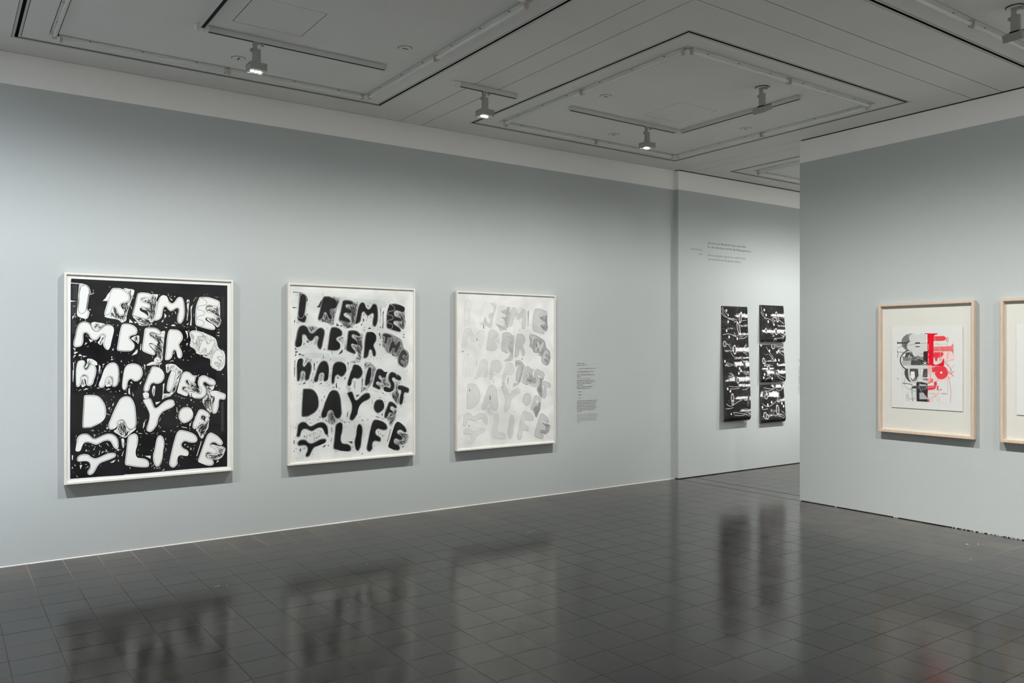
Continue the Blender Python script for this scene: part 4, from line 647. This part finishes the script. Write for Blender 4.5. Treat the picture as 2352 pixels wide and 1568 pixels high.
    if mode == 0:                                               # thinner rolled ink down the left edge
        b = MB()
        for (x0_, z0_, x1_, z1_, c_) in [(.054,1.475,.135,1.62,(.05,.05,.055)),(.054,1.33,.125,1.465,(.055,.055,.06)),(.055,1.20,.085,1.32,(.045,.045,.05)),(1.228,1.35,1.250,1.55,(.04,.04,.043)),(1.225,.35,1.250,.62,(.06,.06,.065))]:
            nseg = 9
            for i in range(nseg):
                xa = x0_+(x1_-x0_)*i/nseg; xb = xa+(x1_-x0_)/nseg*r.uniform(.5, .95); kq = r.uniform(.5, 1.1)
                b.poly([(xa, z0_+r.uniform(0, .01)), (xb, z0_+r.uniform(0, .01)), (xb, z1_-r.uniform(0, .012)), (xa, z1_-r.uniform(0, .01))], y1-e*.5, tuple(q*kq for q in c_))
        b.build('thin_ink', INK, t)
    return t
letter_print(0, 'white-framed print of white bubble letters on a black ground', .4828, 11)
letter_print(1, 'white-framed print of black bubble letters on a pale grey ground', 1.5628, 12)
letter_print(2, 'white-framed print with faint grey ghost lettering, nearest the opening', 2.638, 13)

def wood_frame(label, y_left, full):
    W, Hh, rail, yb, yf = .5475*H, .7535*H, .021, .006, .051
    t = frame_base('framed_print', label, 'picture', W, Hh, rail, yb, yf, WOOD, (m(XR), m(y_left), m(.504)), -PI/2, 'wood framed prints on the partition', .014)
    for x0_, x1_ in ((0, 0),):
        b = MB(); f = .006
        for q in ((rail, rail, W-rail, rail+f), (rail, Hh-rail-f, W-rail, Hh-rail), (rail, rail+f, rail+f, Hh-rail-f), (W-rail-f, rail+f, W-rail, Hh-rail-f)): b.box(q[0], -(yf-.006), q[1], q[2], -(yf-.030), q[3])
        b.build('spacer', WOOD, t)
    yp = -(yf-.030)
    b = MB(); b.box(rail-.002, yp, rail-.002, W-rail+.002, yp+.004, Hh-rail+.002); b.build('mount_board', MOUNT, t)
    px0, px1, pz0, pz1 = m(.074), m(.4815), m(.147), m(.6195)
    ys = yp-.006
    b = MB(); nx, nz = 10, 10; bb = 0                              # float mounted sheet, slightly wavy
    for j in range(nz+1):
        for i in range(nx+1):
            x = px0+(px1-px0)*i/nx; z = pz0+(pz1-pz0)*j/nz; b.v.append((x, ys, z))
    for j in range(nz):
        for i in range(nx): q = j*(nx+1)+i; b.f.append((q, q+1, q+nx+2, q+nx+1)); b.mi.append(0)
    bb = len(b.v); b.v += [(px0, ys+.001, pz0), (px1, ys+.001, pz0), (px1, ys+.001, pz1), (px0, ys+.001, pz1)]; b.f.append((bb+3, bb+2, bb+1, bb)); b.mi.append(0)
    b.build('paper', SHEET, t)
    b = MB()
    if full:
        y = ys-.0003
        for k, ci, wd, s_, p in FSH:
            p = mmm(p); y -= .000015; c = FCOL[ci]
            if k == 'P':
                if s_: p = smooth_closed(p)
                b.poly(p, y, c)
            else:
                if s_: p = smooth_open(p, 2)
                b.line(p, max(wd, 1.0)/1000, y, c)
        b.build('printed_shapes', INK, t)
        b = MB()
        for i in range(9): b.poly([(.62+i*.006, .405), (.624+i*.006, .405), (.624+i*.006, .412), (.62+i*.006, .412)], y-.0001, (.45,.43,.43))
        b.build('pencil_signature', INK, t)
    else:
        for z0_, z1_, ww in ((m(.905-.504), m(.977-.504)-.0, .30), (m(.855-.504)-.03, m(.905-.504)-.022, .30), (m(.70-.504), m(.75-.504), .22)):
            b.poly([(m(.118), z0_), (m(.118)+ww, z0_), (m(.118)+ww, z1_), (m(.118), z1_)], ys-.0003, (.45,.42,.42))
        b.build('printed_shapes', INK, t)
    return t
wood_frame('pale wood framed print of overlapping grey and red letters and a flower', 2.704, True)
wood_frame('pale wood framed print cut off by the right edge of the photo', 2.0235, False)

# ------------------------------------------------------------------ hanging black prints (vertex painted pigment on curled sheets)
def paint_sheet(nu, nv, wd, ht, bands, dots, rings, arrows, seed):
    U, V = np.meshgrid(np.linspace(0, 1, nu), np.linspace(0, 1, nv)); rg = np.random.RandomState(seed)
    def nz(su, sv, ph):
        out = np.zeros_like(U)
        a = rg.rand(int(sv)+3, int(su)+3); uu = U*su; vv = V*sv; i = np.floor(uu).astype(int); j = np.floor(vv).astype(int); fu = uu-i; fv = vv-j
        fu = fu*fu*(3-2*fu); fv = fv*fv*(3-2*fv)
        return (a[j, i]*(1-fu)+a[j, i+1]*fu)*(1-fv)+(a[j+1, i]*(1-fu)+a[j+1, i+1]*fu)*fv
    k = ht/wd
    n = .25*nz(10, 16*k, 0)+.30*nz(26, 40*k, 1)+.45*nz(70, 90*k, 2)
    streak = .6*nz(5, 40*k, 3)+.4*nz(12, 90*k, 4)
    B = np.zeros_like(U)
    for v0, hv, u0, u1, s in bands:
        su = np.clip((U-u0)/.12, 0, 1)*np.clip((u1-U)/.12, 0, 1); B = np.maximum(B, s*np.exp(-((V-v0)/hv)**2)*su)
    t = B+1.15*(n-.5)+.75*(streak-.5)-.02
    white = np.clip((t-.40)/.52, 0, 1)**1.15
    grey = np.clip(nz(4, 5*k, 5)-.45, 0, 1)*.25*np.clip((n-.42)*6, 0, 1)
    T = .008+.68*white+.20*grey+.05*np.clip((nz(60, 80*k, 7)-.72)*4, 0, 1)
    au, av = wd, ht                                              # metric distances
    for u, v, r in dots: d = np.sqrt(((U-u)*au)**2+((V-v)*av/1.25)**2); T = np.where(d < r*.85, .68, T)
    for u, v, a, b, ang, ring in rings:
        x, y = (U-u)*au, (V-v)*av; ca, sa = math.cos(ang), math.sin(ang); p, q = x*ca+y*sa, -x*sa+y*ca; d = np.sqrt((p/a)**2+(q/b)**2)
        if ring: T = np.where((d < 1)&(d > 1-.0075/a), .70, T)
        T = np.where(d < (1-.0095/a if ring else 1), .05+.05*n, T)
    for pts, lw in arrows:
        pts = smooth_open(pts, 2)
        for (x0, y0), (x1, y1) in zip(pts[:-1], pts[1:]):
            ax, ay, bx, by = x0*au, y0*av, x1*au, y1*av; dx, dy = bx-ax, by-ay; l2 = dx*dx+dy*dy+1e-9
            tt = np.clip(((U*au-ax)*dx+(V*av-ay)*dy)/l2, 0, 1); d = np.hypot(U*au-ax-tt*dx, V*av-ay-tt*dy); T = np.where(d < lw*(.35+.85*n), .62, T)
    return T
def hanging(label, x0, z_top, wd, drop, bulge, curl, bands, dots, rings, arrows, seed, lines):
    """sheet pinned at its top edge, bowing out and curling back to the wall at the foot"""
    t = thing('hanging_print', label, 'picture', (m(x0), m(YW2), m(z_top)), 0, 'black prints pinned to the wall of the next room')
    nu, nv = lines; prof = []
    n = 60; zc_ = drop-curl                                      # straight part then a quarter and a bit of an arc
    for i in range(n+1):
        q = i/n; prof.append((.003+bulge*(1.25*q**1.25-.25*q**6), -zc_*q))
    y_, z_ = prof[-1]; a0 = -.05
    for i in range(1, 19):
        a = i/18*(PI*.62); prof.append((y_-bulge*.80*(1-math.cos(a))*.72, z_-curl*math.sin(a*.81)))
    L = [0]
    for i in range(1, len(prof)): L.append(L[-1]+math.hypot(prof[i][0]-prof[i-1][0], prof[i][1]-prof[i-1][1]))
    tot = L[-1]; Tn = paint_sheet(nu, nv, wd, tot, bands, dots, rings, arrows, seed)
    P = np.array(prof); vv = np.linspace(0, tot, nv); py = np.interp(vv, L, P[:, 0]); pz = np.interp(vv, L, P[:, 1])
    us = np.linspace(0, 1, nu); verts = []; 
    for side, off in ((0, 0), (1, .0006)):
        for j in range(nv):
            for i in range(nu): verts.append((us[i]*wd, -(py[j]-off*0)-(0 if side == 0 else -off), pz[j]))
    me = bpy.data.meshes.new('sheet'); idx = np.arange(nu*nv).reshape(nv, nu)
    fr = np.stack([idx[:-1, :-1], idx[1:, :-1], idx[1:, 1:], idx[:-1, 1:]], -1).reshape(-1, 4)
    me.from_pydata(verts[:nu*nv], [], fr.tolist()); me.materials.append(SCR)
    at = me.color_attributes.new('tone', 'FLOAT_COLOR', 'POINT'); c = np.repeat(Tn.reshape(-1, 1), 4, 1); c[:, 3] = 1; c[:, 1] *= .985; at.data.foreach_set('color', c.ravel())
    for p in me.polygons: p.use_smooth = True
    o = bpy.data.objects.new('sheet', me); C.objects.link(o); o.parent = t
    so = o.modifiers.new('thickness', 'SOLIDIFY'); so.thickness = .0008; so.offset = -1 
    for q in (.03, .97):
        b = MB(); b.cyl((q*wd, -.012, -.012), (q*wd, 0, -.012), .0012, n=8); b.cyl((q*wd, -.014, -.012), (q*wd, -.012, -.012), .005, .004, n=10); b.build('pin', PIN, t)
    return t
SCR = ink_mat('glossy_black_print', .32); PIN = mat('steel_pin', (.6, .6, .6), .3, metal=1)
uv1 = lambda x, y: ((x-(82+43*max(0, (y-110)/1290)**1.25))/295, (y-112)/1340)
W1 = .54
def mk(fn, dots, rings, arrows, bands, sc_):
    D = [(*fn(x, y), .018 if len(r) == 0 else r[0]) for x, y, *r in dots]
    Rr = [(*fn(x, y), a*sc_, b*sc_, an, ring) for x, y, a, b, an, ring in rings]
    A = [([fn(*p) for p in pts], lw) for pts, lw in arrows]
    Bd = [(fn(x0, y)[1], h/1340*(1 if sc_ == S1 else 3.1), fn(x0, y)[0]-.05, fn(x1, y)[0]+.1, s) for y, h, x0, x1, s in bands]
    return Bd, D, Rr, A
S1 = .54/295
a1 = [((90,140),(100,190),(140,240),(200,270),(245,285)), ((85,190),(110,230),(170,250),(240,262)), ((95,120),(110,170),(150,205)), ((225,300),(260,280),(250,265),(210,250)), ((285,300),(310,275),(365,268)),
      ((100,440),(140,428),(190,432),(250,458)), ((222,412),(235,435),(250,460)), ((208,447),(250,460)), ((280,483),(330,482),(370,455)), ((345,475),(370,452)),
      ((140,540),(170,560),(185,600)), ((185,640),(215,690),(255,715)), ((255,715),(245,690)), ((225,715),(255,717)), ((330,590),(360,545)), ((320,600),(370,560)), ((330,640),(375,675)),((320,610),(385,590)),((325,620),(390,635)),
      ((130,790),(165,768),(210,780),(255,812)), ((122,790),(150,755)), ((122,792),(160,792)), ((165,880),(190,890),(220,915)),((185,872),(220,910)),((160,908),(200,912)),
      ((165,1025),(210,1035),(270,1035)),((180,1055),(230,1060),(290,1050)),((315,1075),(350,1070),(390,1050)),((360,1078),(372,1055)),
      ((140,1225),(160,1245),(190,1255),(230,1235),(270,1205),(310,1192)),((130,1278),(170,1282),(215,1270)),((220,1325),(240,1365)),((222,1325),(260,1330),(330,1350)),((240,1360),(300,1368),(340,1365)),((340,1355),(385,1365),(400,1385)),((350,1325),(395,1345),(410,1375)),((360,1310),(400,1330),(418,1360)),((330,880),(370,905)),((340,870),(400,900)),((200,790),(150,800))]
B1, D1, R1, A1 = mk(uv1, [(138,163),(158,215,.014),(158,290),(140,393),(168,465),(260,483),(120,742),(285,826),(300,852),(275,882),(150,1055),(180,1082),(195,1342,.014),(340,195,.012)],
  [(298,238,14,46,.25,1),(275,365,16,54,-.25,1),(118,545,18,22,0,1),(230,610,17,36,0,1),(315,722,11,30,0,0),(330,765,8,10,0,0),(340,790,12,24,0,0),(243,945,14,22,.2,0),(265,962,16,24,0,1),(205,1160,17,34,0,1),(208,1212,12,18,0,1),(388,1170,11,22,.2,0),(383,1222,14,30,0,0)],
  [(p, .0036) for p in a1],
  [(218,26,230,380,.95),(255,14,130,300,.5),(335,16,280,385,.8),(365,30,120,200,.3),(428,14,270,390,.8),(455,20,250,330,.4),(545,10,130,230,.55),(608,30,190,395,1.15),(622,12,105,200,.6),(705,14,240,400,.9),(772,34,220,405,1.2),(745,14,170,260,.4),(870,22,280,405,.5),(948,30,160,410,1.15),(962,12,110,180,.9),(1025,24,270,410,1.0),(1165,18,230,420,1.0),(1190,14,330,420,.8),(1310,20,290,425,.9),(1350,16,240,420,.45)], S1)
hanging('tall black hanging print with white ovals, arrows and smears', 5.090, 1.334, .54, .925*H, .060, .058, B1, D1, R1, A1, 5, (170, 540))
def small(label, z_top, drop, y0, y1, dots, rings, arrows, bands, seed, bulge=.040):
    def fn(x, y):
        q = (y-y0)/(y1-y0); s = 25*max(0, min(1, q/.85))**1.2 - (22*max(0, (q-.88)/.12) if q > .88 else 0)
        return ((x-(510+s))/268, q)
    D = [(*fn(x, y), .018) for x, y in dots]; sc_ = .54/268
    Rr = [(*fn(x, y), a*sc_, b*sc_, an, ring) for x, y, a, b, an, ring in rings]; A = [([fn(*p) for p in pts], .0036) for pts in arrows]
    Bd = [((y-y0)/(y1-y0), h/(y1-y0), fn(x0, y)[0]-.05, fn(x1, y)[0]+.12, s) for y, h, x0, x1, s in bands]
    hanging(label, 5.562, z_top, .54, drop, bulge, .05, Bd, D, Rr, A, seed, (170, 190))
small('short black hanging print, topmost of its column of three', 1.356, .308*H, 100, 515,
  [(563,153),(583,208),(605,280),(668,310)], [(698,203,13,24,0,1),(706,242,15,28,-.1,1),(580,380,13,18,0,1),(692,388,15,24,0,1),(787,398,14,20,0,1),(672,492,16,20,0,1)],
  [((530,120),(535,165),(560,205)),((525,175),(545,215),(575,240)),((560,242),(620,250),(660,275)),((645,248),(685,270)),((650,290),(685,268)),((600,395),(640,405),(675,438)),((650,440),(676,438)),((700,460),(745,462),(785,438)),((755,430),(785,438)),((765,470),(785,438)),((720,255),(780,300))],
  [(210,20,635,790,1.1),(235,12,640,780,.6),(325,8,700,790,.7),(385,22,530,800,1.15),(405,14,640,790,.6),(500,16,540,800,.3)], 21)
small('short black hanging print, middle of its column of three', 1.026, .313*H, 550, 970,
  [(620,617),(705,635),(722,617),(685,717),(725,720),(708,765),(565,872),(557,908),(650,920),(528,556)], [(662,565,20,22,.5,1),(556,727,15,22,0,1),(610,808,15,22,0,1),(682,852,11,18,0,0),(706,853,8,11,0,0),(684,948,14,9,0,0)],
  [((585,575),(610,620),(665,690)),((615,655),(660,705)),((640,705),(668,712)),((575,730),(640,730)),((560,780),(600,760),(650,782)),((560,780),(578,745)),((560,782),(600,785)),((590,885),(620,890),(645,912)),((565,940),(590,915),(625,912)),((735,600),(775,575)),((730,630),(775,670)),((740,615),(780,635)),((705,885),(730,920),(770,940)),((720,880),(760,905),(795,912))],
  [(575,26,680,790,.55),(625,20,700,770,.5),(660,14,560,700,.3),(728,6,570,700,.8),(775,14,710,800,1.0),(812,13,530,660,1.0),(850,26,580,800,1.0),(955,20,630,800,.6)], 22)
small('short black hanging print, lowest of its column of three', .692, .318*H, 1003, 1425,
  [(643,1195),(600,1220),(541,1242),(758,1213),(776,1245)], [(678,1012,13,18,-.3,0),(757,1012,11,16,-.2,0),(563,1103,20,26,.4,0),(585,1132,20,16,-.3,1),(606,1100,9,18,0,0),(708,1280,17,36,0,1),(575,1333,20,26,-.4,1),(598,1348,14,18,0,1)],
  [((560,1035),(620,1050),(680,1050)),((570,1070),(620,1072),(670,1050)),((700,1060),(740,1075),(770,1050)),((745,1045),(770,1048)),((540,1200),(580,1240),(630,1235),(690,1190)),((705,1155),(730,1195)),((700,1190),(735,1198)),((540,1268),(600,1262)),((735,1325),(770,1335),(790,1365)),((755,1300),(785,1320),(797,1345)),((720,1350),(760,1358),(780,1375))],
  [(1018,30,640,800,1.3),(1110,32,522,710,1.35),(1175,18,700,800,.9),(1285,30,620,720,.55),(1335,18,600,740,.6),(1345,14,530,620,.6)], 23)

# ------------------------------------------------------------------ lettering on the walls
TXT = mat('dark_grey_vinyl', (.065, .065, .065), .6); TXT_L = mat('light_grey_vinyl', (.16, .165, .165), .6); TXT_S = mat('black_label_type', (.06, .06, .06), .6); TXT_F = mat('grey_label_type', (.22, .23, .23), .6)
def text_mesh(s, size, width=None, shear=0.0):
    cu = bpy.data.curves.new('type', 'FONT'); cu.body = s; cu.size = size; cu.shear = shear; cu.resolution_u = 4
    to = bpy.data.objects.new('type', cu); C.objects.link(to); dg = bpy.context.evaluated_depsgraph_get(); dg.update()
    me = bpy.data.meshes.new_from_object(to.evaluated_get(dg)); C.objects.unlink(to); bpy.data.objects.remove(to); bpy.data.curves.remove(cu)
    xs = [v.co.x for v in me.vertices]; k = width/(max(xs)-min(xs)) if width and xs else 1; x0 = min(xs) if xs else 0
    for v in me.vertices: v.co = Vector(((v.co.x-x0)*k, 0, v.co.y))
    return me
def line_of(parent, s, size, x, z, width, mt, name='text_line', shear=0, y=-.0006):
    me = text_mesh(s, size, width, shear); me.materials.append(mt); me.name = name; o = bpy.data.objects.new(name, me); C.objects.link(o)
    o.parent = parent; o.location = (x, y, z); return o
t = thing('wall_text', 'dark grey two-line quotation in German above the hanging prints', 'text', (m(4.931), m(YW2), m(1.83)))
line_of(t, '»Drucke und öffentlicher Raum sind beide', .040, 0, m(1.8155-1.83), m(.458), TXT)
line_of(t, 'für das Individuum und für die Masse gemacht.«', .040, .005, m(1.784-1.83), m(.525), TXT)
t = thing('wall_text', 'paler grey quotation in English, third and fourth lines above the hanging prints', 'text', (m(4.931), m(YW2), m(1.73)))
line_of(t, '»Prints and public spaces are made for both', .040, 0, m(1.7205-1.73), m(.459), TXT_L)
line_of(t, 'the individual and the general public.«', .040, .005, m(1.689-1.73), m(.400), TXT_L)
t = thing('wall_text', 'small capitals and year set left of the quotation', 'text', (m(4.743), m(YW2), m(1.76)))
line_of(t, 'NORA SCHULTZ,', .026, 0, m(1.757-1.76), m(.129), TXT_S); line_of(t, '2019', .026, m(.093), m(1.724-1.76), m(.036), TXT_S)

def word_bars(b, x, z, width, hgt, r):
    xx = x
    while xx < x+width:
        l = min(r.uniform(.008, .035), x+width-xx); 
        for _ in range(max(1, int(l/.0045))):
            b.poly([(xx, z), (xx+.0026, z), (xx+.0026, z+hgt*r.uniform(.7, 1.25)), (xx, z+hgt*r.uniform(.7, 1.2))], -.0006, (0,0,0)); xx += .0042
            if xx > x+width: break
        xx += .005
def label_block(label, x, y, z_top, rows, texts, seed):
    t = thing('wall_text', label, 'text', (m(x), m(y), m(z_top))); r = random.Random(seed); bl = MB(); bf = MB()
    for z, w_, dark_, ind in rows: word_bars(bl if dark_ else bf, ind, m(z-z_top), w_, .0085, r)
    bl.tone = []; bf.tone = []
    if bl.v: bl.build('small_print', TXT_S, t)
    if bf.v: bf.build('pale_small_print', TXT_F, t)
    for s, size, dx, z, w_, mt in texts: line_of(t, s, size, dx, m(z-z_top), w_, mt)
    return t
def lz(yz): return .888-(yz-150)/9.8/320.5                      # rows of the label measured down from its heading
rows = [(lz(v), wd*.00068, dk, 0) for v, wd, dk in [(325,390,1),(358,300,0),(402,400,1),(440,95,1),(477,310,0),(520,400,1),(553,430,1),(587,330,1),(622,145,1),(665,360,1),(700,300,1),
        (970,465,1),(1003,450,1),(1035,430,1),(1070,415,1),(1102,445,1),(1137,450,1),(1170,400,1),(1203,120,1),(1270,455,0),(1303,470,0),(1337,465,0),(1370,435,0),(1403,455,0),(1437,75,0)]]
label_block('tall column of tiny grey type on the wall right of the pale third print', 3.634, YW, .896, rows,
  [('STEFAN MARX', .021, 0, lz(158), m(.072), TXT_S), ('Schwalmstadt, Hessen 1979', .017, 0, lz(193), m(.096), TXT_S), ('I Remember The Happiest Day of My Life, 2017', .017, .022, lz(261), m(.164), TXT_S),
   ('Positive', .019, .022, lz(771), .047, TXT_S), ('Negative', .019, .022, lz(838), .053, TXT_S), ('Ghost', .019, .022, lz(905), .036, TXT_S)], 31)
rows = [(1.0-(y_-798.5)/275.0+.005, .18, dk, ind) for y_, dk, ind in [(828.5,1,0),(831.7,1,0),(837.5,1,.05),(840.5,1,.05),(845.5,1,0),(848.5,1,0),(852,1,0),(855.5,1,0),(859.2,1,0),(862,1,0),(867.5,1,0),(870.5,1,0),(873,1,0),(875.7,1,0),(878.5,1,0),(881.5,1,0),(884,1,0),(887,0,0),(892.5,0,0),(895.5,0,0),(898,0,0),(900.5,0,0),(903.5,0,0),(906.5,0,0),(909,0,0)]]
label_block('sliver of a tiny grey type column beside the edge of the partition', 6.092, YW2, .90, rows, [], 32)

# small paint flecks lying on the tiles
k = MB()
for x_, y_, s_ in [(2.62,3.56,.018),(2.66,3.57,.010),(.955,3.50,.02),(.99,3.49,.012),(1.62,3.46,.008),(3.30,3.35,.006),(4.28,2.05,.010),(4.33,2.02,.007),(4.0,1.9,.007),(3.0,2.8,.005),(4.2,3.4,.006),(1.30,2.95,.005),(3.9,2.6,.005)]:
    a = rs.uniform(0, 3); k.box(-s_, -s_*.3, 0, s_, s_*.3, .0012, M=Matrix.Translation((m(x_), m(y_), .0003)) @ Matrix.Rotation(a, 4, 'Z'))
o = k.build('paint_flecks', BRIGHT); o['kind'] = 'stuff'; o['label'] = 'tiny white flecks scattered on the dark floor tiles'; o['category'] = 'debris'
